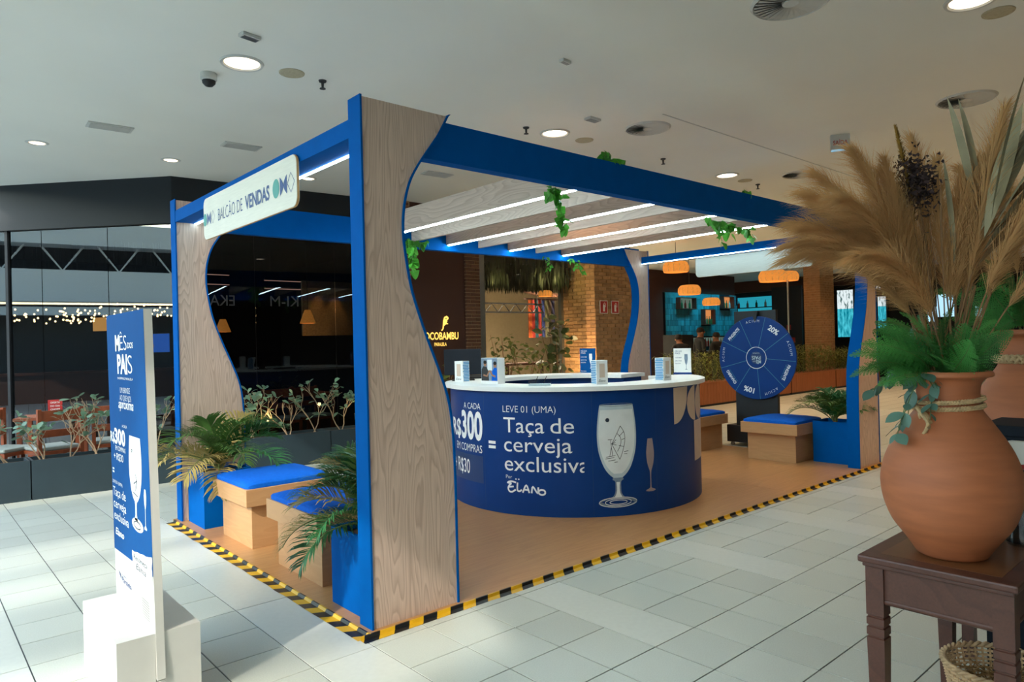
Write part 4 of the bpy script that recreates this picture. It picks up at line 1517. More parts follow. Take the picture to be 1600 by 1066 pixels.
def urn(name, label, c, s, rope_kind):
    t = thing(name, label, 'urn', c, None)
    outer = [(0, 0)] + [(q[0] * s, q[1] * s) for q in catmull(UP[1:], 3)]
    inn = [(0.118 * s, 0.633 * s), (0.088 * s, 0.60 * s), (0.083 * s, 0.53 * s), (0.0, 0.50 * s)]
    MB().lathe(outer + inn, 64, c).build('body', M['terracotta'], t, smooth=True, merge=True)
    rr_ = 0.100 * s
    if rope_kind == 'double':
        for z, tilt in ((0.535, 0.008), (0.512, 0.006)):
            for ph in (0, pi):
                pts = []
                for i in range(145):
                    q = 2 * pi * i / 144
                    tw = 34 * q + ph
                    pts.append((c[0] + (rr_ + 0.004 + 0.0045 * cos(tw)) * cos(q), c[1] + (rr_ + 0.004 + 0.0045 * cos(tw)) * sin(q), c[2] + z * s + tilt * cos(q + 0.6) + 0.0045 * sin(tw)))
                MB().tube(pts, 0.0052, 6, cap=False).build('rope_strand', M['rope'], t, smooth=True)
        k = Vector((c[0] - 0.125, c[1] + 0.035, c[2] + 0.49))
        kn = MB()
        for j in range(3):
            kn.tube([k + Vector((0.03 * cos(a) * (0.6 + 0.2 * j), 0.02 * sin(a + j), 0.026 * sin(a) - 0.02 * j)) for a in [i * pi / 6 for i in range(13)]], 0.006, 6)
        kn.build('rope_knot', M['rope'], t, smooth=True)
    else:
        for ph in range(3):
            pts = []
            for i in range(161):
                q = 2 * pi * i / 160
                tw = 11 * q + ph * 2 * pi / 3
                pts.append((c[0] + (rr_ * 1.02 + 0.010 + 0.008 * cos(2 * tw)) * cos(q), c[1] + (rr_ * 1.02 + 0.010 + 0.008 * cos(2 * tw)) * sin(q), c[2] + 0.525 * s + 0.015 * sin(tw)))
            MB().tube(pts, 0.0085, 7, cap=False).build('braid_strand', M['rope'], t, smooth=True)
    return t


UC = (0.831, -2.517, TZ + 0.0008)
urn('terracotta_urn', 'terracotta urn with a doubled rope at its neck, on the dark side table', UC, 1.0, 'double')


def pampas_mesh(L, plume, lean, seed, rad=0.085, name='plume', nst=1500):
    r = random.Random(seed)
    n = 22
    pts = []
    x = z = 0.0
    for i in range(n + 1):
        t = i / n
        a = lean * t * t * 1.3
        pts.append(Vector((x, 0.02 * sin(3 * t + seed), z)))
        x += L / n * sin(a)
        z += L / n * cos(a)
    mb = MB()
    mb.tube(pts, [0.0035 * (1 - 0.75 * i / n) for i in range(n + 1)], 5)
    mb.cur = 1
    for k in range(nst):
        t = 1 - plume * (1 - r.random() ** 0.85)
        q = t * n
        i = min(int(q), n - 1)
        p = pts[i].lerp(pts[i + 1], q - i)
        d = (pts[i + 1] - pts[i]).normalized()
        u = (t - (1 - plume)) / plume
        ll = rad * (0.35 + 1.25 * sin(pi * min(1.0, u * 0.8 + 0.14))) * r.uniform(0.5, 1.15)
        ph = r.uniform(0, 2 * pi)
        o = Vector((cos(ph), sin(ph), 0))
        o = (o - d * o.dot(d)).normalized()
        sp = r.uniform(0.18, 0.55)
        dv = (d * (1 - sp * 0.6) + o * sp).normalized()
        wv = dv.cross(o)
        wv = wv.normalized() * r.uniform(0.0005, 0.0011) if wv.length > 1e-5 else Vector((0.0008, 0, 0))
        m1 = p + dv * ll * 0.5
        m2 = p + dv * ll + Vector((0.02 * lean, 0, -0.18 * ll))
        mb.add([p - wv, p + wv, m1 - wv * 0.9, m1 + wv * 0.9, m2], [(0, 1, 3, 2), (2, 3, 4)])
    return mb


PAM = [make_data(pampas_mesh(0.82, 0.62, ln, 40 + k, 0.10 + 0.012 * (k % 3)), 'plume', [M['drystem'], M['pampas']]) for k, ln in enumerate((0.15, 0.45, 0.8, 0.3, 1.15))]


def fern_mesh(L, n, seed, droop=1.0):
    r = random.Random(seed)
    pts = []
    x = z = 0.0
    a = 0.75
    for i in range(13):
        pts.append(Vector((x, 0, z)))
        x += L / 12 * cos(a)
        z += L / 12 * sin(a)
        a -= droop * 0.17
    mb = MB()
    mb.tube(pts, [0.0022 * (1 - 0.8 * i / 12) + 0.0004 for i in range(13)], 4)
    mb.cur = 1
    for i in range(n):
        t = 0.12 + 0.87 * i / (n - 1)
        q = t * 12
        k = min(int(q), 11)
        p = pts[k].lerp(pts[k + 1], q - k)
        d = (pts[k + 1] - pts[k]).normalized()
        up = Vector((-d.z, 0, d.x))
        ll = L * 0.34 * (1 - t) ** 0.75 + 0.008
        for s in (-1, 1):
            dv = (Vector((0, s, 0)) * 0.88 + d * 0.42 + up * r.uniform(-0.12, 0.1)).normalized()
            tv = (d - dv * d.dot(dv)).normalized()
            m = max(3, int(ll / 0.0085))
            for j in range(m):
                f = j / m
                c = p + dv * ll * f
                h = 0.0105 * (1 - f) + 0.0025
                e = ll / m
                for s2 in (-1, 1):
                    mb.add([c, c + dv * e * 0.8, c + dv * e * 0.95 + tv * s2 * h, c + dv * e * 0.45 + tv * s2 * h * 0.8], [(0, 1, 2, 3)])
    return mb


FERN = [make_data(fern_mesh(0.28 + 0.035 * k, 21, 60 + k, 0.3 + 0.12 * k), 'fern_frond', [M['stem'], M['fern']]) for k in range(4)]


def leafshape(l, w_, kind='oval', bend=0.1):
    n = 6
    vs, fs = [(0, 0, 0)], []
    for i in range(1, n):
        t = i / n
        if kind == 'oval':
            ww = w_ * sin(pi * t) ** 0.8
        elif kind == 'obovate':
            ww = w_ * (0.25 + 0.95 * t) * sin(pi * min(1, 0.12 + 0.86 * t)) ** 0.6
        else:
            ww = w_ * (1.15 * (1 - t) ** 0.55) * min(1, 6 * t)
        z = -bend * l * t * t
        vs += [(l * t, -ww, z + 0.12 * ww), (l * t, 0, z), (l * t, ww, z + 0.12 * ww)]
    vs.append((l, 0, -bend * l))
    for i in range(n - 2):
        a = 1 + 3 * i
        fs += [(a, a + 3, a + 4, a + 1), (a + 1, a + 4, a + 5, a + 2)]
    fs += [(0, 1, 2), (0, 2, 3)]
    a = 1 + 3 * (n - 2)
    e = len(vs) - 1
    fs += [(a, e, a + 1), (a + 1, e, a + 2)]
    return MB().add(vs, fs)


EUCA = make_data(leafshape(0.075, 0.024, 'oval', 0.15), 'leaf', [M['euca']], True)
DRYL = make_data(leafshape(0.46, 0.02, 'oval', 0.06), 'dry_leaf', [M['dryleaf']], True)
DRYB = make_data(leafshape(0.42, 0.014, 'oval', 0.2), 'dry_leaf', [M['drybrown']], True)


def bouquet(name, label, c, pl, fe, sc=1.0):
    """dried arrangement standing in an urn: c = mouth centre"""
    t = thing(name, label, 'bouquet', c)
    rb = random.Random(int(c[0] * 31))
    for az, tilt, k, s in pl:
        link('pampas_plume', PAM[k], t, (rb.uniform(-0.03, 0.03), rb.uniform(-0.03, 0.03), -0.06), (0, R(tilt), R(az)), (s * sc,) * 3)
    for az, tilt, k, s in fe:
        link('fern_frond', FERN[k], t, (0.05 * cos(R(az)), 0.05 * sin(R(az)), 0.0), (R(rb.choice((-1, 1)) * rb.uniform(25, 60)), R(-tilt), R(az)), (s * sc * (0.66 if abs(az - 139) < 32 and tilt < 25 else 0.85),) * 3)
    return t


# azimuths: the picture's right is about -41 deg, away from the camera about 49 deg
LFT, RGT, AWY, TOW = 139, -41, 49, 229
bq = bouquet('dried_bouquet', 'pampas, dried palm and fern bouquet in the near terracotta urn', (UC[0], UC[1], UC[2] + 0.615),
             [(LFT + 6, 20, 4, 1.0), (LFT - 12, 22, 2, 1.02), (LFT + 20, 18, 2, 1.03), (LFT, 14, 2, 1.05), (LFT + 30, 24, 4, 0.92), (LFT - 20, 16, 1, 1.1), (LFT + 10, 11, 1, 1.1), (LFT - 4, 22, 2, 0.98), (LFT + 8, 25, 4, 1.0), (LFT - 9, 17, 4, 0.95),
              (LFT - 30, 20, 1, 1.0), (LFT + 26, 12, 0, 1.0), (RGT, 7, 0, 1.2), (RGT + 20, 12, 3, 1.18), (RGT - 20, 15, 1, 1.12), (RGT + 5, 18, 1, 1.16), (RGT - 8, 22, 3, 1.12), (AWY, 6, 0, 1.14), (AWY - 30, 5, 3, 1.05), (RGT + 40, 7, 3, 1.0), (AWY + 30, 8, 1, 0.95), (RGT, 3, 3, 1.0), (LFT, 5, 1, 0.98), (RGT + 12, 11, 0, 1.05), (RGT - 15, 26, 2, 1.05), (RGT + 30, 20, 1, 1.1)],
             [(LFT, 4, 3, 0.9), (LFT + 25, 16, 2, 0.9), (LFT - 22, 18, 3, 0.85), (LFT + 40, 4, 1, 0.8), (TOW + 20, 34, 1, 0.8), (TOW - 25, 40, 2, 0.8), (RGT, 36, 2, 0.62), (RGT - 30, 40, 1, 0.7), (RGT + 20, 42, 2, 0.7),
              (LFT + 12, 32, 3, 0.9), (LFT - 10, 40, 2, 0.9), (TOW + 5, 58, 2, 0.8), (RGT - 10, 58, 3, 0.7), (AWY, 30, 2, 0.8), (AWY + 40, 40, 3, 0.8), (LFT + 60, 24, 1, 0.8), (LFT - 5, -8, 1, 0.75), (RGT - 5, 66, 3, 0.85), (TOW - 10, 66, 3, 0.85),
              (LFT + 15, 2, 3, 1.15), (LFT - 15, -6, 3, 1.1), (LFT, 20, 3, 1.2), (LFT - 8, 10, 3, 1.2), (LFT + 8, -14, 2, 1.1), (LFT + 20, 28, 3, 1.1), (LFT + 5, 54, 3, 0.85), (LFT - 40, 48, 2, 0.85), (AWY - 20, 56, 3, 0.9), (RGT + 10, 50, 2, 0.8), (TOW + 40, 50, 3, 0.75)])
bl = Vector(bq.location)
rb = random.Random(77)
# silver-grey and brown dried blades on the right side
for az, tilt, up, me, s in ((RGT, 74, 0.30, DRYL, 1.05), (RGT + 6, 66, 0.34, DRYL, 1.0), (RGT - 10, 80, 0.36, DRYL, 1.1), (RGT + 15, 58, 0.33, DRYL, 1.1), (RGT - 4, 54, 0.25, DRYL, 1.1), (RGT - 20, 62, 0.30, DRYL, 1.0),
                            (RGT + 10, 48, 0.2, DRYB, 1.1), (RGT - 12, 52, 0.35, DRYB, 1.2), (RGT + 30, 78, 0.35, DRYB, 1.0), (RGT - 6, 44, 0.3, DRYB, 1.0), (RGT + 2, 62, 0.42, DRYL, 0.9)):
    o = link('dry_leaf', me, bq, (0.26 * up * cos(R(az)) + 0.09 * cos(R(TOW)), 0.26 * up * sin(R(az)) + 0.09 * sin(R(TOW)), up + 0.16), (R(rb.uniform(-60, 60)), R(-tilt), R(az)), (s, s * 1.35, s))
for p_, q_, wd_ in (((0.915, -2.59, 1.98), (0.868, -2.55, 2.37), 1.1), ((0.93, -2.60, 2.02), (0.895, -2.575, 2.36), 0.8), ((0.86, -2.54, 1.75), (0.85, -2.535, 2.16), 0.6)):
    a_, b_ = Vector(p_), Vector(q_)
    o = link('dry_leaf', DRYL, bq, a_ - bl)
    o.rotation_euler = (b_ - a_).to_track_quat('X', 'Z').to_euler()
    o.scale = ((b_ - a_).length / 0.46, wd_, 1)
# stems of the dry blades
for k in range(7):
    a = R(RGT + rb.uniform(-30, 30))
    r1 = rb.uniform(0.05, 0.12)
    MB().tube([(bl.x + rb.uniform(-0.03, 0.03), bl.y + rb.uniform(-0.03, 0.03), bl.z - 0.08), (bl.x + r1 * cos(a), bl.y + r1 * sin(a), bl.z + rb.uniform(0.3, 0.42))], [0.004, 0.002], 6).build('dry_stem', M['drystem'], bq)
# dark statice head
st = MB()
hd = Vector((0.755, -2.45, 2.06))
for k in range(9):
    e = hd + Vector((rb.gauss(0, 0.035), rb.gauss(0, 0.035), rb.uniform(-0.05, 0.05)))
    st.tube([(bl.x, bl.y, bl.z - 0.05), ((bl.x + e.x) / 2 + rb.uniform(-0.01, 0.01), (bl.y + e.y) / 2, (bl.z + e.z) / 2 - 0.03), tuple(e)], [0.0025, 0.002, 0.0015], 5)
st.build('dark_flower_stem', M['drystem'], bq)
mb = MB()
for k in range(950):
    p = hd + Vector((rb.gauss(0, 0.032), rb.gauss(0, 0.032), rb.gauss(0.0, 0.046)))
    s = rb.uniform(0.006, 0.012)
    v = [p + Vector((rb.uniform(-s, s), rb.uniform(-s, s), rb.uniform(-s, s))) for _ in range(4)]
    mb.add(v, [(0, 1, 2), (0, 2, 3), (0, 1, 3), (1, 2, 3)])
o = mb.build('dark_flower_head', M['statice'], bq)
o['kind'] = 'stuff'
o['label'] = 'dark brown dried flower head'
# golden spike
gp = [Vector((0.785, -2.475, 1.5)), Vector((0.755, -2.45, 1.95)), Vector((0.735, -2.434, 2.12)), Vector((0.712, -2.412, 2.262))]
gm = MB().tube(gp, [0.003, 0.003, 0.003, 0.002], 6)
for k in range(330):
    t = rb.random()
    p = gp[2].lerp(gp[3], t) if k % 3 else gp[1].lerp(gp[2], t)
    q = rb.uniform(0, 2 * pi)
    o_ = Vector((cos(q), sin(q), 0.6)) * (0.019 * (1.1 - 0.8 * (t if k % 3 else 0.2)))
    w_ = Vector((-sin(q), cos(q), 0)) * 0.004
    gm.add([p - w_, p + w_, p + o_ + Vector((0, 0, 0.008))], [(0, 1, 2)])
gm.build('golden_spike', M['gold'], bq)
# trailing eucalyptus on the left
for k, (dx, dz) in enumerate(((0.17, -0.05), (0.14, -0.19), (0.09, -0.24), (0.20, -0.13), (0.12, 0.0), (0.07, -0.14))):
    a = R(LFT + (-24, 10, -8, 28, -40, 34)[k])
    pts = catmull([(bl.x + 0.06 * cos(a), bl.y + 0.06 * sin(a), bl.z + 0.02), (bl.x + (0.06 + dx * 0.5) * cos(a), bl.y + (0.06 + dx * 0.5) * sin(a), bl.z + 0.03 + dz * 0.2), (bl.x + (0.06 + dx) * cos(a), bl.y + (0.06 + dx) * sin(a), bl.z + dz)], 5)
    MB().tube(pts, 0.0016, 5).build('trailing_stem', M['stem'], bq)
    for i in range(1, len(pts)):
        for sgn in (-1, 1):
            if rb.random() < 0.55:
                p = Vector(pts[i]) - bl
                s = rb.uniform(0.45, 0.9)
                link('leaf', EUCA, bq, p, (R(rb.uniform(-50, 50)), R(rb.uniform(10, 80)), a + sgn * rb.uniform(0.3, 1.3)), (s, s, s))

# spray bottle
sb = thing('spray_bottle', 'clear spray bottle with a white trigger head beside the near urn', 'bottle', (1.12, -2.655, TZ + 0.0008))
sbz = TZ + 0.0008
MB().lathe([(0, 0), (0.044, 0), (0.05, 0.008), (0.05, 0.03), (0.045, 0.06), (0.049, 0.09), (0.049, 0.175), (0.05, 0.18), (0.05, 0.225), (0.044, 0.25), (0.024, 0.272), (0.018, 0.285), (0.016, 0.285), (0.022, 0.27), (0.042, 0.247), (0.0475, 0.224), (0.0475, 0.01), (0, 0.006)],
           32, (1.12, -2.655, sbz)).build('bottle_body', M['clear'], sb, smooth=True)
MB().lathe([(0, 0.008), (0.046, 0.01), (0.046, 0.165), (0, 0.165)], 28, (1.12, -2.655, sbz)).build('water', M['water'], sb, smooth=True)
MB().lathe([(0.0506, 0.182), (0.0506, 0.222)], 32, (1.12, -2.655, sbz), R(150), R(330)).build('red_label', M['red'], sb, smooth=True)
MB().lathe([(0.020, 0.27), (0.023, 0.272), (0.023, 0.285), (0.02, 0.287)], 24, (1.12, -2.655, sbz)).build('red_collar', M['red'], sb, smooth=True)
hb = thing_dir = Vector((-0.75, 0.66, 0))
hp = lambda u, v, d: (1.12 + hb.x * u - hb.y * d * 1.0, -2.655 + hb.y * u + hb.x * d, sbz + v)
MB().prism([(-0.035, 0.287), (0.022, 0.287), (0.024, 0.318), (0.10, 0.338), (0.102, 0.362), (0.02, 0.372), (-0.04, 0.366), (-0.055, 0.34)], hp, -0.014, 0.014).build('spray_head', M['white'], sb, bevel=0.003)
MB().prism([(0.045, 0.33), (0.06, 0.33), (0.068, 0.29), (0.088, 0.262), (0.08, 0.258), (0.054, 0.285)], hp, -0.007, 0.007).build('trigger', M['white'], sb)
MB().tube([(1.12, -2.655, sbz + 0.28), (1.125, -2.65, sbz + 0.02)], 0.003, 6).build('dip_tube', M['clear'], sb)

# navy crate, second table and urn behind
nb = thing('navy_crate', 'dark navy wooden crate between the two terracotta urns', 'crate', (1.615, -2.72, 0))
box(1.46, -3.0, 0.0, 1.77, -2.45, 1.12).build('crate_body', M['navybox'], nb)
box(1.45, -3.01, 1.1205, 1.78, -2.44, 1.165).build('crate_rim', M['navybox'], nb, bevel=0.006)
t2 = thing('plant_stand', 'dark stand under the far terracotta urn', 'stand', (2.135, -2.48, 0))
box(1.87, -2.745, 0.70, 2.40, -2.215, 0.74).build('stand_top', M['table'], t2, bevel=0.006)
for a in (1.89, 2.33):
    for b in (-2.725, -2.285):
        box(a, b, 0, a + 0.05, b + 0.05, 0.6995).build('leg', M['table'], t2)
urn('terracotta_urn', 'larger terracotta urn with a thick braided rope, behind the navy crate', (2.135, -2.48, 0.7408), 1.28, 'braid')
bq2 = bouquet('dried_bouquet', 'pampas and dark fern bouquet in the far terracotta urn', (2.135, -2.48, 1.535),
        [(LFT, 10, 1, 1.1), (RGT, 10, 1, 1.1), (AWY, 6, 0, 1.1), (LFT - 30, 16, 1, 1.05), (RGT + 30, 18, 2, 1.0), (TOW, 8, 3, 1.1), (RGT - 20, 4, 0, 1.15)],
        [(LFT, 10, 3, 1.3), (LFT - 30, 30, 3, 1.3), (LFT + 30, 40, 2, 1.3), (TOW, 20, 3, 1.2), (TOW + 30, 45, 3, 1.2), (RGT, 20, 3, 1.2), (RGT - 30, 45, 2, 1.3), (TOW - 20, 60, 3, 1.2), (LFT - 10, 62, 3, 1.25), (AWY, 40, 3, 1.2)])

# wicker basket with raffia under the table
bk = thing('wicker_basket', 'round woven basket with raffia under the dark side table', 'basket', (1.22, -2.555, 0))
bx_, by_ = 1.22, -2.555
nst, nrow = 44, 17
mb = MB()
for j in range(nrow):
    z = 0.012 + j * 0.0155
    rad = 0.135 + 0.05 * (j / nrow)
    pts = []
    for i in range(nst * 2 + 1):
        q = 2 * pi * i / (nst * 2)
        pts.append((bx_ + (rad + 0.004 * cos(pi * (i + j))) * cos(q), by_ + (rad + 0.004 * cos(pi * (i + j))) * sin(q), z))
    mb.tube(pts, 0.0052, 5, cap=False)
o = mb.build('woven_side', M['basket'], bk)
o['kind'] = 'stuff'
for i in range(nst):
    q = 2 * pi * i / nst
    MB().tube([(bx_ + 0.134 * cos(q), by_ + 0.134 * sin(q), 0.003), (bx_ + 0.186 * cos(q), by_ + 0.186 * sin(q), 0.276)], 0.0042, 4).build('stake', M['basket'], bk)
for ph in (0, pi):
    MB().tube([(bx_ + (0.188 + 0.007 * cos(22 * q + ph)) * cos(q), by_ + (0.188 + 0.007 * cos(22 * q + ph)) * sin(q), 0.282 + 0.007 * sin(22 * q + ph)) for q in [2 * pi * i / 130 for i in range(131)]], 0.0065, 6, cap=False).build('rim_strand', M['wicker'] if False else M['basket'], bk, smooth=True)
MB().lathe([(0, 0.006), (0.13, 0.006)], 24, (bx_, by_, 0)).build('base', M['basket'], bk)
ra = MB()
for k in range(260):
    q, rr_ = rb.uniform(0, 2 * pi), 0.12 * sqrt(rb.random())
    p = Vector((bx_ + rr_ * cos(q), by_ + rr_ * sin(q), rb.uniform(0.14, 0.24)))
    d = Vector((rb.uniform(-1, 1), rb.uniform(-1, 1), rb.uniform(-0.2, 0.5))).normalized() * 0.04
    e = Vector((rb.uniform(-1, 1), rb.uniform(-1, 1), rb.uniform(-0.5, 0.5))).normalized() * 0.03
    cl = lambda v: Vector((bx_, by_, v.z)) + Vector((v.x - bx_, v.y - by_, 0)) * min(1, 0.155 / max(1e-3, hypot(v.x - bx_, v.y - by_)))
    ra.tube([cl(p - d), cl(p), cl(p + d + e)], 0.0024, 3, cap=False)
o = ra.build('raffia_filling', M['raffia'])
tagit(o, 'tangle of dry raffia filling the woven basket', 'raffia', kind='stuff')

# ================================================================== LEFT SHOPFRONT: PLANTERS, SHRUBS, FURNITURE
def pline(x):
    return 5.50 - 0.075 * (x - 0.45)                   # front line of the slate planters


seam = [-3.0, -0.84, 0.82, 2.48, 4.14, 5.8, 7.46]
plabels = ['slate planter box at the far left edge', 'slate planter box behind the white totem', 'slate planter box behind the far left bench', 'slate planter box right of the palms, by the near post',
           'slate planter box hidden behind the near wavy post', 'slate planter box behind the round counter']
for k in range(6):
    a, b = seam[k] + 0.006, seam[k + 1] - 0.006
    t = thing('planter_box', plabels[k], 'planter', ((a + b) / 2, pline((a + b) / 2), 0), 'slate planters along the shopfront')
    ya, yb = pline(a), pline(b)
    th, dp, h = 0.02, 0.36, 0.42
    o_ = [(a, ya), (b, yb), (b, yb + dp), (a, ya + dp)]
    i_ = [(a + th, ya + th), (b - th, yb + th), (b - th, yb + dp - th), (a + th, ya + dp - th)]
    vs = [(p, q, 0.0) for p, q in o_] + [(p, q, h) for p, q in o_] + [(p, q, h) for p, q in i_] + [(p, q, h - 0.08) for p, q in i_]
    fs = [(0, 1, 2, 3)]
    for i in range(4):
        j = (i + 1) % 4
        fs += [(i, j, 4 + j, 4 + i), (4 + i, 4 + j, 8 + j, 8 + i), (8 + i, 8 + j, 12 + j, 12 + i)]
    MB().add(vs, fs).build('box_shell', M['planter'], t)
    MB().add([(p, q, h - 0.035) for p, q in i_], [(0, 1, 2, 3)]).build('soil', M['soil'], t)

CLU = [make_data(leafshape(0.095, 0.036, 'obovate', bnd), 'leaf', [M['leaf']], True) for bnd in (0.08, 0.25)]


def shrub(x, h, spread, nl, label, seed, bare=0.0):
    r = random.Random(seed)
    y = pline(x) + 0.17
    z0 = 0.386
    t = thing('clusia_shrub', label, 'shrub', (x, y, z0), 'shrubs in the slate planters')
    base = Vector((x, y, z0))
    mb = MB()
    tips = []

    def grow(p, d, l, rad, depth):
        e = p + d * l
        mid = (p + e) / 2 + Vector((r.uniform(-1, 1), r.uniform(-1, 1), 0)) * l * 0.08
        mb.tube([p, mid, e], [rad, rad * 0.85, rad * 0.7], 5)
        if depth == 0 or e.z > z0 + h * 0.95:
            tips.append((e, d))
            return
        tips.append((e, d))
        for k in range(r.choice((2, 2, 3))):
            q = r.uniform(0, 2 * pi)
            nd = (d + Vector((cos(q) * spread, sin(q) * spread * 0.6, r.uniform(-0.05, 0.35)))).normalized()
            grow(e, nd, l * r.uniform(0.6, 0.9), rad * 0.68, depth - 1)
    for k in range(r.choice((2, 3, 3))):
        grow(base + Vector((r.uniform(-0.03, 0.03), r.uniform(-0.03, 0.03), 0)), Vector((r.uniform(-0.75, 0.75), r.uniform(-0.25, 0.25), 1)).normalized(), h * r.uniform(0.22, 0.34), 0.0085, 3)
    mb.build('branches', M['trunk'], t)
    n = 0
    tries = 0
    nl = int(nl * 1.5)
    while n < nl and tries < nl * 4:
        tries += 1
        e, d = tips[r.randrange(len(tips))]
        if e.z < z0 + h * 0.22:
            continue
        q = r.uniform(0, 2 * pi)
        s = r.uniform(0.7, 1.2)
        link('leaf', CLU[n % 2], t, e - base, (R(r.uniform(-35, 35)), -R(r.uniform(-10, 65)), q), (s, s, s))
        n += 1
    return t


for k, (x, h, sp, nl, lb) in enumerate((
        (-1.04, 0.74, 0.6, 26, 'pale twiggy shrub at the far left edge of the picture'),
        (-0.72, 0.66, 0.75, 30, 'spreading leafy shrub with two low trunks, second from the left edge'),
        (-0.47, 0.60, 0.55, 14, 'small curly shrub below the red table card'),
        (-0.22, 0.78, 0.6, 34, 'upright shrub just left of the white totem'),
        (0.40, 0.72, 0.6, 30, 'leafy shrub between the totem and the far left post'),
        (1.50, 0.80, 0.65, 38, 'dense shrub just right of the far left post'),
        (1.97, 0.55, 0.6, 4, 'almost bare shrub behind the benches'),
        (2.32, 0.82, 0.6, 36, 'tall forked shrub with round leaves behind the benches'),
        (2.70, 0.72, 0.6, 32, 'shrub beside the near post above the right slate planter'))):
    shrub(x, h, sp, nl, lb, 100 + k)

# garden spots glowing in the planters
for x, nm in ((1.70, 'small glowing garden spotlight among the shrubs right of the far left post'), (2.93, 'small glowing garden spotlight beside the near post')):
    y = pline(x) + 0.12
    t = thing('garden_spotlight', nm, 'light', (x, y, 0.386))
    MB().tube([(x, y, 0.386), (x, y, 0.52)], 0.006, 6).build('spike', M['black'], t)
    MB().lathe([(0.0, 0.0), (0.035, 0.005), (0.042, 0.09), (0.038, 0.09), (0.03, 0.02), (0, 0.02)], 18, (x, y, 0.52)).build('housing', M['black'], t, smooth=True)
    MB().lathe([(0, 0.06), (0.012, 0.066), (0.02, 0.08), (0.014, 0.098), (0, 0.104)], 12, (x, y, 0.52)).build('bulb', M['warmemit'], t, smooth=True)
    point('garden_spot_light', (x, y, 0.66), 2.5, (1.0, 0.72, 0.3), 0.03)


# seating of the restaurant
def chair(x, y, rz, label):
    t = thing('wooden_chair', label, 'chair', (x, y, 0.005), 'restaurant chairs behind the shrubs', rz)
    w_ = 0.22
    for a, b, h in ((-w_, -w_, 0.44), (w_, -w_, 0.44), (-w_, w_, 0.92), (w_, w_, 0.92)):
        MB().box(a - 0.02, b - 0.02, 0, a + 0.02, b + 0.02, h).build('leg', M['chairwood'], t, local=True)
    MB().box(-0.23, -0.23, 0.40, 0.23, 0.23, 0.44).build('seat_frame', M['chairwood'], t, local=True)
    MB().box(-0.22, -0.22, 0.4405, 0.22, 0.19, 0.485).build('seat_pad', M['seatpad'], t, local=True, bevel=0.015)
    MB().box(-0.2, 0.205, 0.78, 0.2, 0.232, 0.90).build('back_rail', M['chairwood'], t, local=True)
    MB().box(-0.2, 0.205, 0.60, 0.2, 0.232, 0.68).build('back_rail', M['chairwood'], t, local=True)
    for q in (-0.18, 0.18):
        MB().box(q * 1.22 - 0.015, -0.2, 0.15, q * 1.22 + 0.015, 0.2, 0.18).build('stretcher', M['chairwood'], t, local=True)
    return t


def rtable(x, y, label, rz=0.0, k=1.0):
    t = thing('restaurant_table', label, 'table', (x, y, 0.005), 'restaurant tables behind the glass', rz)
    MB().box(-0.45 * k, -0.36 * k, 0.735, 0.45 * k, 0.36 * k, 0.77).build('table_top', M['chairwood'], t, local=True, bevel=0.004)
    for a in (-0.38 * k, 0.38 * k):
        for b in (-0.29 * k, 0.29 * k):
            MB().box(a - 0.025, b - 0.025, 0, a + 0.025, b + 0.025, 0.735).build('leg', M['chairwood'], t, local=True)
    return t


for x, y, rz, lb in ((-0.98, 6.55, R(40), 'sunlit wooden chair with a grey pad at the far left behind the twiggy shrub'),
                     (-0.55, 6.30, R(195), 'sunlit wooden chair with a pale pad behind the spreading shrub'),
                     (0.12, 6.42, R(170), 'sunlit wooden chair right of the table with the red card'),
                     (1.9, 7.05, R(10), 'dark wooden chair inside the glass behind the dense shrub'),
                     (2.55, 7.1, R(-5), 'dark wooden chair inside the glass behind the forked shrub'),
                     (3.1, 7.2, R(8), 'dark wooden chair inside the glass next to the near post')):
    chair(x, y, rz, lb)
rtable(-0.42, 7.08, 'wooden table with a small red card, outside the left glass', R(-20), 0.8)
rtable(2.2, 7.75, 'dark wooden table inside the glass behind the shrubs', 0)
rtable(3.3, 7.9, 'dark wooden table further inside beside the near post', 0)
cdh = thing('table_card', 'small red menu card standing on the outdoor table', 'card', (-0.42, 6.93, 0.7755), None, R(-10))
MB().box(-0.075, -0.004, 0, 0.075, 0.004, 0.20).build('card', M['red'], cdh, local=True)
for k in range(4):
    flat(text_flat(('OFERTA', 'DO DIA', 'CHOPP', '2 POR 1')[k], 0.1, 0.022, 0.01), lambda u, v: (u - 0.05, -0.005, v + 0.155 - 0.042 * k)).build('lettering', M['print_white'], cdh, local=True)

# hanging string of bulbs behind the angled glass
bs = thing('bulb_curtain', 'canopy of tiny warm bulbs hanging inside the left glass', 'lights', lface(1.2, 3.0, GT + 0.2))
BUL = make_data(MB().lathe([(0, -0.018), (0.014, -0.008), (0.016, 0.004), (0.008, 0.016), (0, 0.02)], 6), 'bulb', [M['warmemit']])
rb = random.Random(9)
bl = Vector(bs.location)
wires = MB()
for k in range(120):
    s = 1.9 + 2.75 * rb.random()
    off = 3.0 + rb.uniform(-0.6, 0.9)
    z = 2.10 + rb.random() * (0.30 - 0.06 * abs(s - 3.2))
    p = Vector(lface(s, off, z))
    link('bulb', BUL, bs, p - bl)
    wires.tube([p + Vector((0, 0, 0.02)), (p.x, p.y, GT + 0.2)], 0.0015, 3, cap=False)
o = wires.build('wires', M['black'], bs)
o['kind'] = 'stuff'
al = thing('amber_panel', 'glowing amber back panel under the bulb canopy', 'panel', lface(3.6, 3.6, 1.95))
ob(lface, 3.25, 3.95, 3.6, 3.64, 1.95, 2.20).build('lit_panel', M['orangeglow'], al)
tv = thing('television', 'blue television screen inside the glass right of the totem top', 'television', lface(2.4, 3.0, 1.55))
ob(lface, 2.02, 2.50, 3.0, 3.06, 1.52, 1.86).build('casing', M['black'], tv)
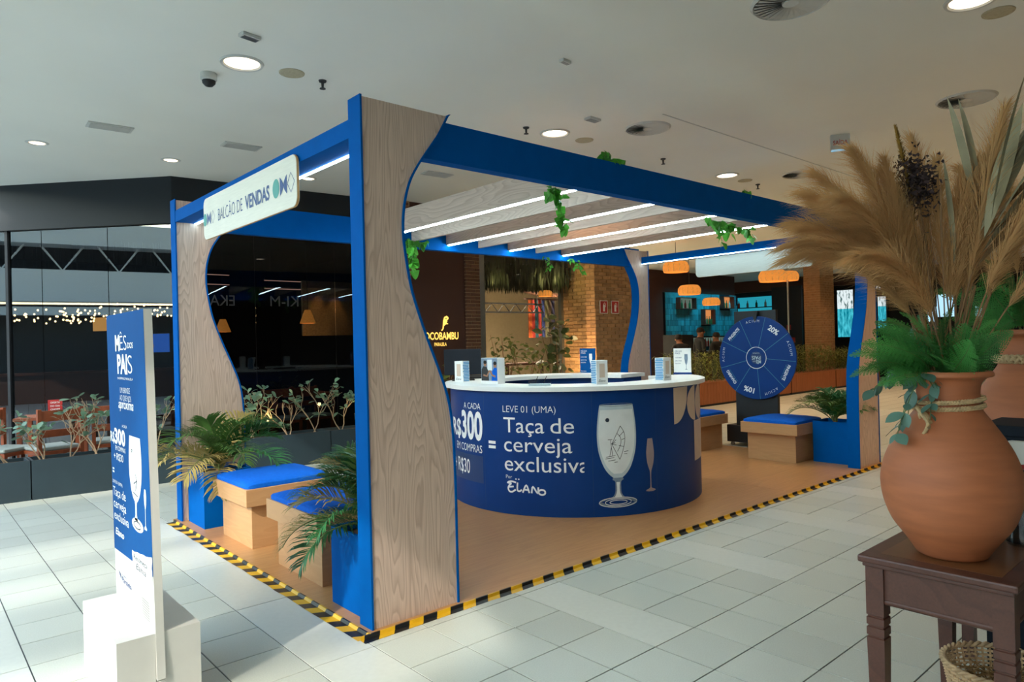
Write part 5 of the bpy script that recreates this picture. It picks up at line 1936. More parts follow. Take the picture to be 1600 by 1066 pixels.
ob(lface, 2.03, 2.49, 2.985, 2.999, 1.53, 1.85).build('screen', emat('television_picture', (0.03, 0.13, 0.55, 1), 1.1), tv)
flat(poly_flat(ellipse(0, 0, 0.07, 0.06, 16)), lambda u, v: lface(2.38 + u, 2.98, 1.64 + v)).build('screen_figure', emat('television_figure', (0.55, 0.3, 0.3, 1), 0.8), tv)
# bar counter and low wall inside
ct_ = thing('inner_counter', 'long low timber counter deep inside the left restaurant', 'counter', (-1.0, 12.4, 0))
box(-4.5, 12.2, 0, 2.6, 12.6, 1.15).build('counter_front', M['brown'], ct_)
box(-4.55, 12.15, 1.1505, 2.65, 12.65, 1.2).build('counter_slab', M['table'], ct_)
# pendant cones, wall washer and linear lights seen through the right glass
for k, (x, y, z) in enumerate(((3.25, 7.6, 1.95), (2.35, 9.0, 1.85))):
    t = thing('pendant_lamp', ('pleated amber pendant lamp inside the glass near the wall lights', 'small amber pendant lamp deeper inside the glass')[k], 'lamp', (x, y, z))
    MB().lathe([(0.05, 0.22), (0.13, 0.0), (0.125, 0.0), (0.045, 0.215)], 20, (x, y, z)).build('shade', M['wicker'], t, smooth=True)
    MB().lathe([(0, 0.04), (0.02, 0.05), (0.025, 0.08), (0, 0.1)], 10, (x, y, z)).build('bulb', M['warmemit'], t)
    MB().tube([(x, y, z + 0.2), (x, y, GT + 0.22)], 0.004, 5).build('cord', M['black'], t)
    point('pendant_light', (x, y, z - 0.05), 3, (1.0, 0.55, 0.2), 0.04)
for k, (x0, x1, z) in enumerate(((2.9, 4.6, 2.72), (2.9, 4.6, 2.58), (1.5, 2.3, 2.78), (1.5, 2.3, 2.62))):
    t = thing('linear_lamp', ('upper thin pinkish light line deep inside the glass', 'lower thin pinkish light line deep inside the glass', 'upper short light line left inside the glass', 'lower short light line left inside the glass')[k], 'lamp', ((x0 + x1) / 2, 8.5, z))
    box(x0, 8.5, z, x1, 8.52, z + 0.012).build('tube', emat('pink_light_line', (1.0, 0.55, 0.42, 1), 0.7), t)
    box(x0, 8.49, z + 0.0125, x1, 8.53, z + 0.04).build('rail', M['black'], t)
    for q in (x0 + 0.1, x1 - 0.1):
        MB().tube([(q, 8.51, z + 0.04), (q, 8.51, GT + 0.24)], 0.003, 4).build('wire', M['black'], t)
pn = thing('woven_wall_panel', 'woven panel lit by two warm wall washers inside the glass', 'panel', (3.9, 8.0, 1.55))
box(3.35, 8.0, 1.75, 4.3, 8.05, 2.7).build('panel', M['basket'], pn)
spot('wall_washer', (3.62, 7.8, 2.68), (3.62, 8.0, 1.8), 10, (1.0, 0.5, 0.15), 50, 0.7)
spot('wall_washer', (3.95, 7.8, 2.68), (3.95, 8.0, 1.8), 8, (1.0, 0.5, 0.15), 50, 0.7)
for k, (s0, wd, body) in enumerate(((0.45, 0.32, 'EKA'), (1.25, 0.40, 'KI-M'))):  # reflection of an unseen sign, modelled as dim mirrored letters on the glass
    t = thing('reflected_lettering', ('reflected letters EKA of an unseen sign, drawn on the glass', 'reflected letters KI-M of an unseen sign, drawn on the glass')[k], 'lettering', rface(s0, 0.0, 2.14))
    vs, fs = text_flat(body, wd, 0.145, 0.0)
    mx_ = max(q[0] for q in vs)
    flat(([(mx_ - a, b) for a, b in vs], fs), lambda u, v: rface(s0 + u, 0.058, 2.14 + v)).build('letters', mat('reflected_letters', '#2b2927', 0.8), t)

# ================================================================== BACK: SIGN WALL, PILLARS, PASSAGE
sg_ = thing('restaurant_sign', 'glowing amber restaurant sign with a bird emblem on the brown wall', 'sign', (4.72, 5.89, 1.5))
sf = lambda u, v: (4.33 + u, 5.888, 1.5 + v)
for s, u, v, w2, c2, b in (('COCO', 0.0, 0.125, 0.355, 0.115, 0.02), ('BAMBU', 0.365, 0.125, 0.385, 0.115, 0.02), ('PARALELA', 0.265, 0.02, 0.24, 0.055, 0.01)):
    vs, fs = text_flat(s, w2, c2, b)
    m_ = MB()
    flat((vs, fs), sf, u, v, mb=m_)
    m_.build('letters', M['signglow'], sg_)
bird = [(0.40, 0.27), (0.43, 0.30), (0.44, 0.37), (0.445, 0.43), (0.47, 0.49), (0.52, 0.51), (0.555, 0.485), (0.555, 0.455), (0.53, 0.44), (0.53, 0.415), (0.515, 0.39), (0.545, 0.385), (0.545, 0.372), (0.50, 0.37), (0.48, 0.355), (0.46, 0.34), (0.455, 0.30), (0.425, 0.265)]
flat(poly_flat(bird), sf).build('bird_emblem', M['signglow'], sg_)
flat(poly_flat(ellipse(0.505, 0.465, 0.012, 0.012, 10)), lambda u, v: (4.33 + u, 5.886, 1.5 + v)).build('bird_eye', M['brown'], sg_)


def brick_face(fn, length, z0, z1, bl_, bh, parent, m, limit, seed, depth=0.02, jt=0.01, stuff_name='bricks'):
    """courses of bricks on a face: fn(u, z, d)"""
    r = random.Random(seed)
    n = int((z1 - z0) / bh)
    cells = []
    for j in range(n):
        u = -bl_ / 2 if j % 2 else 0.0
        while u < length - 0.01:
            a, b = max(u, 0) + jt / 2, min(u + bl_, length) - jt / 2
            if b - a > 0.02:
                cells.append((a, b, z0 + j * bh + jt / 2, z0 + (j + 1) * bh - jt / 2))
            u += bl_
    return cells


def pillar(name, label, cx0, y0, dx, dy, bl_, bh, zvis, m):
    t = thing(name, label, 'pillar', (cx0 + dx / 2, y0 + dy / 2, 0), None)
    box(cx0 + 0.012, y0 + 0.012, 0, cx0 + dx, y0 + dy, CEIL - 0.001).build('core', M['mortar'], t)
    faces = [(lambda u, z, d: (cx0 + u, y0 + 0.012 - d, z), dx), (lambda u, z, d: (cx0 + 0.012 - d, y0 + u, z), dy)]
    mbs = MB()
    cnt = 0
    r = random.Random(4)
    tl = Vector(t.location)
    for fn, ln in faces:
        for a, b, c, d in brick_face(fn, ln, 0.0, CEIL - 0.005, bl_, bh, None, None, 0, 1):
            pr = r.uniform(0.009, 0.015)
            q = MB().add([fn(a, c, 0.0), fn(b, c, 0.0), fn(b, d, 0.0), fn(a, d, 0.0), fn(a + 0.003, c + 0.003, pr), fn(b - 0.003, c + 0.003, pr), fn(b - 0.003, d - 0.003, pr), fn(a + 0.003, d - 0.003, pr)],
                         [(4, 5, 6, 7), (0, 1, 5, 4), (1, 2, 6, 5), (2, 3, 7, 6), (3, 0, 4, 7)])
            if zvis and zvis[0] < c < zvis[1] and cnt < 300:
                q.build('brick', M[m], t)
                cnt += 1
            else:
                mbs.add(q.v, q.f)
    o = mbs.build('small_bricks', M[m], t)
    o['kind'] = 'stuff'
    return t


pillar('brick_pillar', 'tan brick pillar with two red fire signs behind the counter', 8.26, 5.70, 1.12, 0.96, 0.235, 0.072, (0.95, 3.12), 'brick')
pillar('brick_pillar', 'tall tan brick pillar behind the hedge, left of the far screens', 18.94, 6.2, 0.94, 0.51, 0.235, 0.072, None, 'brick')
pillar('brick_pier', 'narrow red-brown brick pier right of the glowing bird sign', 5.245, 5.86, 0.30, 0.25, 0.2, 0.06, None, 'redbrick')
pillar('brick_pier', 'red-brown brick pier left of the glowing bird sign, mostly behind the near post', 3.75, 5.86, 0.42, 0.25, 0.2, 0.06, None, 'redbrick')
for k, x in enumerate((8.38, 8.72)):
    t = thing('fire_sign', ('left red fire extinguisher sign on the brick pillar', 'right red fire extinguisher sign on the brick pillar')[k], 'sign', (x + 0.11, 5.68, 2.08), 'red fire signs on the brick pillar')
    box(x, 5.678, 2.07, x + 0.225, 5.684, 2.325).build('border', M['white'], t)
    box(x + 0.012, 5.676, 2.082, x + 0.213, 5.6779, 2.313).build('red_field', M['red'], t)
    fsn = lambda u, v: (x + 0.112 + u, 5.6755, 2.195 + v)
    flat(poly_flat([(-0.028, -0.085), (0.028, -0.085), (0.028, 0.03), (0.012, 0.055), (-0.012, 0.055), (-0.028, 0.03)]), fsn).build('extinguisher_symbol', M['white'], t)
    flat(ribbon([(-0.01, 0.06), (0.02, 0.085), (0.05, 0.06), (0.05, 0.0)], 0.012), fsn).build('hose_symbol', M['white'], t)
# uplight at the pillar
uf = thing('uplight', 'small black uplight at the foot of the lit brick pillar', 'light', (7.55, 5.75, 0.42))
MB().lathe([(0, 0), (0.05, 0), (0.06, 0.1), (0.05, 0.1), (0.04, 0.02)], 16, (7.55, 5.75, 0.42)).build('housing', M['black'], uf)
MB().lathe([(0, 0.07), (0.045, 0.07)], 16, (7.55, 5.75, 0.42)).build('lens', M['warmemit'], uf)
spot('uplight_beam', (7.55, 5.75, 0.54), (8.25, 6.15, 1.6), 200, (1.0, 0.64, 0.32), 85, 0.8, 0.03)
point('uplight_spill', (7.0, 5.9, 0.62), 14, (1.0, 0.62, 0.25), 0.05)

# plants in the passage window
BIGL = make_data(leafshape(0.19, 0.075, 'oval', 0.2), 'leaf', [mat('window_plant_leaf', '#4b5a33', 0.45, 0.2, 8, rnd=0.3, transl=0.2)], True)


def bush(name, label, x, y, z, h, wd, nl, me, seed, s0=1.0):
    r = random.Random(seed)
    t = thing(name, label, 'plant', (x, y, z))
    mb = MB()
    for k in range(6):
        a = r.uniform(0, 2 * pi)
        mb.tube([(x, y, z), (x + cos(a) * wd * 0.25, y + sin(a) * wd * 0.2, z + h * 0.55), (x + cos(a) * wd * 0.5, y + sin(a) * wd * 0.3, z + h * r.uniform(0.75, 1))], [0.012, 0.008, 0.003], 5)
    mb.build('stems', M['drystem'], t)
    for k in range(nl):
        a = r.uniform(0, 2 * pi)
        q = sqrt(r.random()) * wd / 2
        link('leaf', me, t, (cos(a) * q, sin(a) * q * 0.6, h * r.uniform(0.18, 1.0)), (R(r.uniform(-50, 50)), R(r.uniform(-40, 60)), r.uniform(0, 2 * pi)), (s0 * r.uniform(0.6, 1.1),) * 3)
    return t


SML = make_data(leafshape(0.10, 0.03, 'oval', 0.2), 'leaf', [M['hedge']], True)
bush('window_plant', 'tall broad-leaved plant against the lit brick pillar', 7.35, 5.88, 0.39, 1.62, 0.75, 90, BIGL, 31)
bush('window_plant', 'low bushy plant in the middle of the passage window', 6.55, 5.80, 0.39, 1.15, 0.85, 150, SML, 32, 1.2)
bush('window_plant', 'fine-leaved plant beside the grey window post', 5.95, 5.75, 0.39, 1.30, 0.6, 120, SML, 33, 1.1)
bush('window_plant', 'small plant at the left end of the counter behind the first carton', 4.45, 5.55, 0.39, 0.85, 0.5, 60, SML, 34, 1.0)

# hanging greenery canopy over the passage window
hc = thing('hanging_greenery', 'dark canopy of hanging green plants over the passage window', 'plants', (7.0, 6.5, 2.9))
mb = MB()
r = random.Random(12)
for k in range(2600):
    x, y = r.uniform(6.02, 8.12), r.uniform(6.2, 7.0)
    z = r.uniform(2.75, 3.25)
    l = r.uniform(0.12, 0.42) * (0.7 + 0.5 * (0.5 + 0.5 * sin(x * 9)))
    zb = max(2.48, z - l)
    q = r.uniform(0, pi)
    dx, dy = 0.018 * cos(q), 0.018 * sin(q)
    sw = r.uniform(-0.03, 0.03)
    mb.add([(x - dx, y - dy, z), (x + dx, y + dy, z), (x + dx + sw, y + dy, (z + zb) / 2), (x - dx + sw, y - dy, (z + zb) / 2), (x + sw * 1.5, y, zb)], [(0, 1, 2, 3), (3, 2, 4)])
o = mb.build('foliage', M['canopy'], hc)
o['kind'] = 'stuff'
box(6.0, 6.25, 3.0, 8.1, 6.95, 3.2).build('trough', M['black'], hc)
for q in (6.3, 7.8):
    MB().tube([(q, 6.6, 3.2), (q, 6.6, CEIL)], 0.012, 6).build('hanger', M['black'], hc)
for k, (x, z, lb) in enumerate(((6.15, 2.62, 'left'), (7.25, 2.72, 'middle'), (7.75, 2.75, 'right'))):
    point('greenery_lamp', (x, 6.1, z), 4, (1.0, 0.8, 0.3), 0.02)
sl_ = thing('linear_lamp', 'thin warm light line above the hanging greenery', 'lamp', (6.9, 7.1, 3.15))
box(6.5, 7.08, 3.16, 7.3, 7.12, 3.18).build('tube', M['lampemit2'], sl_)
box(6.5, 7.08, 3.1805, 7.3, 7.12, 3.22).build('rail', M['black'], sl_)
for q in (6.6, 7.2):
    MB().tube([(q, 7.1, 3.22), (q, 7.1, CEIL)], 0.004, 5).build('wire', M['black'], sl_)
# passage: truss, coloured cloth strips, tables, ceiling lamps
tr_ = thing('black_truss', 'black steel truss across the passage behind the window', 'truss', (10, 10, 2.28))
for z in (2.30, 2.52):
    box(8.6, 9.97, z, 11.0, 10.03, z + 0.035).build('chord', M['black'], tr_)
for k in range(6):
    x = 8.65 + k * 0.4
    MB().tube([(x, 10, 2.32), (x + 0.2, 10, 2.53), (x + 0.4, 10, 2.32)], 0.013, 5).build('web', M['black'], tr_)
for q in (8.9, 10.8):
    MB().tube([(q, 10, 2.55), (q, 10, CEIL)], 0.01, 5).build('hanger', M['black'], tr_)
for k, c in enumerate(('#c2612c', '#b03a2e', '#2c5a68', '#a83a34', '#3a4a86', '#6d6a4c', '#5a4a3c', '#3c3c5a')):
    x = 10.76 + k * 0.125
    t = thing('cloth_strip', ('orange', 'brick red', 'teal', 'dark red', 'blue', 'olive', 'brown', 'indigo')[k] + ' woven cloth strip hanging in the passage', 'cloth', (x, 10.3, 1.66), 'coloured cloth strips in the passage')
    pts = [(x + 0.12 * i / 8, 10.3 + 0.012 * sin(i * 2.2 + k)) for i in range(9)]
    vs = [(a, b, z) for z in (1.66, 2.68) for a, b in pts]
    MB().add(vs, [(i, i + 1, i + 10, i + 9) for i in range(8)]).build('cloth', mat('cloth_' + str(k), c, 0.8, 0.15, 30), t)
aw = thing('brown_awning', 'brown slatted awning above the coloured cloth strips', 'awning', (11.3, 10.3, 2.69))
for k in range(9):
    MB().prism([(9.75, 2.72), (10.5, 2.90), (10.5, 2.93), (9.75, 2.75)], lambda u, v, d: (d, u, v), 10.7 + 0.13 * k, 10.78 + 0.13 * k).build('slat', M['redbrick'], aw)
MB().box(10.65, 10.28, 2.685, 11.9, 10.34, 2.72).build('rail', M['brown'], aw)
tp_ = thing('passage_table', 'long dark table in the passage behind the window plants', 'table', (9.6, 9.2, 0))
box(8.7, 8.9, 1.0, 10.5, 9.5, 1.05).build('table_top', M['brown'], tp_)
for a in (8.8, 10.35):
    for b in (8.95, 9.4):
        box(a, b, 0, a + 0.06, b + 0.06, 0.9995).build('leg', M['brown'], tp_)
box(11.2, 13.8, 0, 11.75, 14.3, CEIL - 0.001).build('brown_column', M['cream'], None, top=('plain tan column in the passage behind the truss', 'column'))
for k, (x, y) in enumerate(((8.3, 9.2), (9.2, 10.8), (10.4, 12.4), (11.6, 14.2), (10.8, 9.0), (12.6, 12.0))):
    t = thing('passage_downlight', 'round lamp in the passage ceiling, %s' % ('nearest the window', 'second from the window', 'third from the window', 'farthest left', 'above the cloth strips', 'right of the column')[k], 'lamp', (x, y, CEIL))
    MB().lathe([(0.16, -0.006), (0.19, -0.012), (0.2, 0.0)], 24, (x, y, CEIL)).build('trim', M['lampwhite'], t)
    MB().lathe([(0, -0.004), (0.16, -0.006)], 24, (x, y, CEIL)).build('lens', M['lampemit'], t)
    l = bpy.data.lights.new('passage_light', 'SPOT')
    spot('passage_light', (x, y, CEIL - 0.03), (x, y, 0), 800, (1.0, 0.76, 0.52), 150, 0.8, 0.12)

# ================================================================== BAR, HEDGES, FAR SHOPS
HM = []
HED = make_data(leafshape(0.16, 0.016, 'oval', 0.3), 'leaf', [M['hedge']], False)


def hedge(x0, x1, y, label, seed, planter_label):
    t = thing('wood_planter', planter_label, 'planter', ((x0 + x1) / 2, y, 0), 'wooden planters with hedges')
    box(x0 + 0.03, y + 0.02, 0.0, x1 - 0.03, y + 0.48, 0.05).build('plinth', M['black'], t)
    n = int((x1 - x0) / 0.12)
    core = box(x0 + 0.01, y + 0.012, 0.05, x1 - 0.01, y + 0.49, 0.50).build('box_core', M['brown'], t)
    sl = box(-0.054, 0, 0.05, 0.054, 0.012, 0.52)
    dat = make_data(sl, 'board', [M['hedgewood']])
    dx = (x1 - x0) / n
    for k in range(n):
        link('board', dat, t, (x0 + dx * (k + 0.5) - (x0 + x1) / 2, 0, 0), (0, 0, 0), (dx / 0.112, 1, 1))
    box(x0, y - 0.004, 0.5205, x1, y + 0.5, 0.535).build('rim', M['hedgewood'], t)
    r = random.Random(seed)
    h = thing('bamboo_hedge', label, 'hedge', ((x0 + x1) / 2, y + 0.25, 0.53), 'hedges in the wooden planters')
    mb = MB()
    k = int((x1 - x0) * 700)
    for _ in range(k):
        p = Vector((r.uniform(x0, x1), y + 0.25 + max(-0.23, min(0.2, r.gauss(0, 0.13))), 0.54 + r.random() ** 0.8 * (0.68 + 0.12 * sin(3 * x0) + r.uniform(-0.1, 0.08))))
        q = r.uniform(0, 2 * pi)
        d = Vector((cos(q), sin(q), r.uniform(-0.6, 0.9))).normalized()
        wv = d.cross(Vector((0, 0, 1))).normalized() * r.uniform(0.007, 0.014)
        l = r.uniform(0.09, 0.2)
        mb.add([p - wv * 0.3, p + wv * 0.3, p + d * l * 0.45 - wv, p + d * l * 0.45 + wv, p + d * l + Vector((0, 0, -0.03))], [(0, 1, 3, 2), (2, 3, 4)])
    o = mb.build('foliage', M['hedge'], h)
    o['kind'] = 'stuff'
    mb = MB()
    for _ in range(int((x1 - x0) * 10)):
        x = r.uniform(x0 + 0.05, x1 - 0.05)
        mb.tube([(x, y + 0.25 + r.uniform(-0.12, 0.12), 0.53), (x + r.uniform(-0.1, 0.1), y + 0.25 + r.uniform(-0.14, 0.14), 0.53 + r.uniform(0.4, 0.7))], 0.006, 4)
    o = mb.build('canes', M['stem'], h)
    o['kind'] = 'stuff'


hedge(10.4, 12.95, 5.50, 'feathery hedge just right of the round counter', 51, 'wooden planter just right of the round counter')
hedge(13.0, 15.6, 5.50, 'feathery hedge behind the prize wheel', 52, 'wooden planter behind the prize wheel')
hedge(15.65, 18.25, 5.50, 'feathery hedge right of the prize wheel in front of the brick pillar', 53, 'wooden planter right of the prize wheel')
hedge(18.3, 21.4, 5.50, 'feathery hedge at the right-hand front post', 54, 'wooden planter farthest right, behind the front post')

# bar back wall with teal tiles, niches and bottles
br = thing('bar_back_wall', 'teal tiled back wall of the bar with lit niches', 'wall', (19.3, 10.55, 0))
box(17.08, 10.5, 0, 21.55, 10.6, 3.08).build('wall_core', M['navybox'], br)
TD = make_data(MB().box(-0.5, 0, -0.5, 0.5, 0.02, 0.5), 'tile', [M['tealtile']])
r = random.Random(15)
nich = [(19.15, 19.75, 2.02, 2.52), (20.35, 21.0, 2.6, 3.0), (17.7, 18.6, 2.55, 2.9), (18.2, 20.9, 1.25, 1.55)]
cnt = 0
far = MB()
bx = Vector(br.location)
for j in range(11):
    z = 1.05 + 0.185 * j
    x = 17.1
    while x < 21.5:
        wd = r.choice((0.085, 0.085, 0.17))
        if x + wd > 21.55:
            break
        cx, cz = x + wd / 2, z + 0.09
        if not any(a < cx < b and c < cz < d for a, b, c, d in nich):
            if cnt < 300:
                link('tile', TD, br, (cx - bx.x, -0.05 - 0.021 - bx.y + 10.55 + r.uniform(0, 0.008), cz), (0, 0, 0), (wd - 0.008, 1, 0.177))
                cnt += 1
            else:
                far.box(cx - wd / 2 + 0.004, 10.479, cz - 0.0885, cx + wd / 2 - 0.004, 10.499, cz + 0.0885)
        x += wd
if far.v:
    o = far.build('small_tiles', M['tealtile'], br)
    o['kind'] = 'stuff'
glow = emat('niche_glow', (1.0, 0.38, 0.12, 1), 0.55)
glow2 = emat('niche_dim_glow', (0.35, 0.5, 0.4, 1), 0.25)
for k, (a, b, c, d) in enumerate(nich):
    n_ = box(a, 10.40, c, b, 10.415, d)
    mb = MB().box(a, 10.30, c - 0.02, b, 10.49, c).box(a, 10.30, d, b, 10.49, d + 0.02).box(a - 0.02, 10.30, c - 0.02, a, 10.49, d + 0.02).box(b, 10.30, c - 0.02, b + 0.02, 10.49, d + 0.02)
    mb.build('niche_frame', M['brown'], br)
    box(a, 10.478, c, b, 10.49, d).build('niche_back', glow if k < 2 else glow2, br)
r = random.Random(18)
gl_m = [mat('bottle_' + n_, c_, 0.2, 0.1) for n_, c_ in (('amber', '#7a3d14'), ('green', '#1f5a3a'), ('clear', '#8fa9a9'), ('red', '#7a1f1a'))]
btl = [make_data(MB().lathe([(0, 0), (0.036, 0), (0.038, 0.01), (0.038, 0.16), (0.014, 0.21), (0.013, 0.28), (0, 0.28)], 10), 'bottle', [g], True) for g in gl_m]
spots_b = [(x, 1.2505) for x in [18.3 + 0.16 * i for i in range(16)]] + [(x, 2.0205) for x in (19.25, 19.38, 19.52, 19.64)] + [(x, 2.6005) for x in (20.5, 20.66, 20.84)] + [(x, 2.5505) for x in (17.9, 18.1, 18.35)]
ORD = ('first', 'second', 'third', 'fourth', 'fifth', 'sixth', 'seventh', 'eighth', 'ninth', 'tenth', 'eleventh', 'twelfth', 'thirteenth', 'fourteenth', 'fifteenth', 'sixteenth')
wh_ = {1.2505: 'on the long bar shelf', 2.0205: 'in the glowing red niche', 2.6005: 'in the small amber niche', 2.5505: 'in the dim upper niche'}
for i, (x, z) in enumerate(spots_b):
    kb = r.randrange(4)
    o = link('bottle', btl[kb], None, (x, 10.40, z))
    n_ = sorted(q[0] for q in spots_b if q[1] == z).index(x)
    tagit(o, 'small %s bottle %s, %s from the left' % (('amber', 'green', 'clear', 'red')[kb], wh_[z], ORD[n_]), 'bottle', 'bottles ' + wh_[z])
bc = thing('bar_counter', 'dark bar counter in front of the teal tiled wall', 'counter', (19.3, 9.2, 0))
box(16.8, 9.0, 0, 21.6, 9.5, 1.08).build('counter_front', M['brown'], bc)
box(16.75, 8.93, 1.0805, 21.65, 9.55, 1.13).build('counter_slab', M['metal'], bc)
area('bar_teal_lamp', (19.3, 9.7, 3.55), (19.3, 10.5, 1.7), 28, (0.12, 0.75, 1.0), 4.0, 0.25)
fr_ = thing('bar_cabinet', 'dark cabinet standing left of the bar staff', 'cabinet', (15.3, 8.6, 0))
box(14.9, 8.5, 0, 15.7, 9.0, 1.65).build('cabinet_body', M['black'], fr_)
box(15.05, 8.488, 1.05, 15.55, 8.499, 1.45).build('door', M['darkgrey'], fr_)


# far shop screens, teal shop wall, sign
def screen_mat(name, seed):
    m = bpy.data.materials.new(name)
    m.use_nodes = True
    n = m.node_tree
    n.nodes.clear()
    out = n.nodes.new('ShaderNodeOutputMaterial')
    e = n.nodes.new('ShaderNodeEmission')
    tc = n.nodes.new('ShaderNodeTexCoord')
    sp = n.nodes.new('ShaderNodeSeparateXYZ')
    n.links.new(tc.outputs['Generated'], sp.inputs[0])
    no = n.nodes.new('ShaderNodeTexNoise')
    no.inputs['Scale'].default_value = 7
    no.inputs['Detail'].default_value = 6
    n.links.new(tc.outputs['Generated'], no.inputs['Vector'])
    a = n.nodes.new('ShaderNodeValToRGB')
    a.color_ramp.elements[0].position, a.color_ramp.elements[0].color = 0.38, (0.05, 0.12, 0.12, 1)
    a.color_ramp.elements[1].position, a.color_ramp.elements[1].color = 0.5, (0.8, 0.9, 0.92, 1)
    b = n.nodes.new('ShaderNodeValToRGB')
    b.color_ramp.elements[0].position, b.color_ramp.elements[0].color = 0.35, (0.0, 0.2, 0.28, 1)
    b.color_ramp.elements[1].position, b.color_ramp.elements[1].color = 0.65, (0.08, 0.62, 0.75, 1)
    n.links.new(no.outputs['Fac'], a.inputs[0])
    n.links.new(no.outputs['Fac'], b.inputs[0])
    g = n.nodes.new('ShaderNodeMath')
    g.operation = 'GREATER_THAN'
    g.inputs[1].default_value = 0.6
    n.links.new(sp.outputs[2], g.inputs[0])
    mx = n.nodes.new('ShaderNodeMix')
    mx.data_type = 'RGBA'
    n.links.new(g.outputs[0], mx.inputs[0])
    n.links.new(b.outputs[0], mx.inputs[6])
    n.links.new(a.outputs[0], mx.inputs[7])
    n.links.new(mx.outputs[2], e.inputs[0])
    e.inputs[1].default_value = 0.85
    n.links.new(e.outputs[0], out.inputs[0])
    return m


scm = screen_mat('sea_picture', 1)
for k, (y0, y1, z0, z1, lb) in enumerate(((9.80, 10.26, 1.2, 3.22, 'tall lit sea picture left of the brick pillar'), (7.42, 7.98, 1.45, 3.17, 'tall lit sea picture right of the brick pillar'), (6.30, 6.56, 1.7, 3.05, 'lit sea picture just right of the front post'))):
    t = thing('lit_picture', lb, 'screen', (24.2, (y0 + y1) / 2, z0))
    box(24.22, y0 - 0.04, z0 - 0.04, 24.29, y1 + 0.04, z1 + 0.04).build('frame', M['black'], t)
    box(24.2, y0, z0, 24.2195, y1, z1).build('picture', scm, t)
tw = thing('teal_display_wall', 'bright turquoise display wall with bottles between the bar and the pillar', 'display', (24.2, 11.1, 1.2))
box(24.22, 10.35, 1.2, 24.29, 12.05, 3.15).build('back_panel', emat('turquoise_backlight', (0.02, 0.32, 0.42, 1), 0.8), tw)
r = random.Random(6)
for k in range(3):
    z = 1.7 + 0.5 * k
    box(24.0, 10.4, z, 24.21, 12.0, z + 0.03).build('shelf', M['navybox'], tw)
for k in range(12):
    o = link('bottle', btl[r.randrange(4)], None, (24.1, 10.5 + 0.13 * k, 1.7305 + 0.5 * (k % 3)), (0, 0, 0), (1.2, 1.2, 1.0))
    tagit(o, 'dark bottle on the %s turquoise display shelf, %s from the right' % (('lower', 'middle', 'upper')[k % 3], ORD[k // 3]), 'bottle', 'bottles on the turquoise display')
dp = thing('dark_pavilion', 'dark shop partition with two red notices left of the brick pillar', 'partition', (21.9, 7.6, 0))
box(21.85, 8.2, 0, 21.95, 9.3, 3.3).build('partition', M['black'], dp)
for k, (y, z) in enumerate(((8.45, 1.3), (8.65, 1.3), (8.6, 1.75))):
    box(21.83, y, z, 21.849, y + 0.15, z + 0.18).build('red_notice', M['red'], dp)
ol = thing('shop_sign', 'white lit shop name sign on black, beyond the right-hand front post', 'sign', (24.1, 6.2, 3.0))
flat(text_flat('oliva', 0.95, 0.30, 0.01), lambda u, v: (24.1, 6.78 - u, 3.1 + v)).build('letters', M['whiteglow'], ol)
flat(text_flat('gourmet', 0.62, 0.12, 0.0, 0.3), lambda u, v: (24.1, 6.38 - u, 2.94 + v)).build('script_letters', emat('script_letters', (0.75, 0.7, 0.25, 1), 0.8), ol)
box(24.11, 5.4, 2.85, 24.13, 7.2, 3.5).build('back_board', M['interior'], ol)
# twinkling shop windows behind the bouquet
r = random.Random(22)
for k, (y0, z0, w2, h2) in enumerate(((4.7, 1.9, 0.28, 0.5), (4.2, 2.05, 0.5, 0.75), (3.4, 2.0, 0.2, 0.35), (5.35, 1.2, 0.2, 0.5))):
    t = thing('shop_window', 'cool lit shop window at the far end, %s' % ('second', 'largest, behind the bouquet', 'rightmost small', 'low left one')[k], 'window', (24.2, y0, z0))
    box(24.24, y0 - 0.03, z0 - 0.03, 24.29, y0 + w2 + 0.03, z0 + h2 + 0.03).build('frame', M['black'], t)
    box(24.22, y0, z0, 24.239, y0 + w2, z0 + h2).build('glow', emat('cool_window', (0.45, 0.75, 0.95, 1), 1.0), t)

# wicker pendant lamps
for k, (x, y, z, s, lb) in enumerate(((11.79, 6.3, 3.22, 0.30, 'wicker pendant lamp at the right rear post, highest of the left pair'), (14.08, 7.5, 2.84, 0.30, 'wicker pendant lamp over the bar staff, lower of the left pair'),
                                      (17.0, 8.7, 2.66, 0.27, 'small wicker pendant lamp in front of the teal tiles'), (16.4, 6.35, 3.22, 0.38, 'larger wicker pendant lamp under the far sign, left of the close pair'),
                                      (18.2, 6.85, 3.34, 0.34, 'wicker pendant lamp under the far sign, right of the close pair'), (7.75, 6.55, 2.50, 0.14, 'small wicker pendant lamp under the hanging greenery'))):
    t = thing('wicker_lamp', lb, 'lamp', (x, y, z), 'wicker pendant lamps')
    prof = catmull([(0.30 * s, 0.45 * s), (0.75 * s, 0.40 * s), (0.97 * s, 0.12 * s), (1.0 * s, -0.2 * s), (0.92 * s, -0.42 * s)], 3)
    MB().lathe(prof, 28, (x, y, z)).build('shade', M['wicker'], t, smooth=True)
    mb = MB()
    for i in range(14):
        q = 2 * pi * i / 14
        mb.tube([(x + (r_ + 0.004) * cos(q), y + (r_ + 0.004) * sin(q), z + zz) for r_, zz in prof[::3] + [prof[-1]]], 0.004, 4, cap=False)
    mb.build('ribs', M['basket'], t)
    MB().lathe([(0, -0.1 * s), (0.12 * s, 0), (0.1 * s, 0.12 * s), (0, 0.16 * s)], 12, (x, y, z)).build('bulb', M['warmemit'], t)
    MB().tube([(x, y, z + 0.44 * s), (x, y, CEIL)], 0.006, 5).build('cord', M['black'], t)
    point('wicker_light', (x, y, z - 0.1 * s), 14 * s, (1.0, 0.55, 0.22), 0.05)
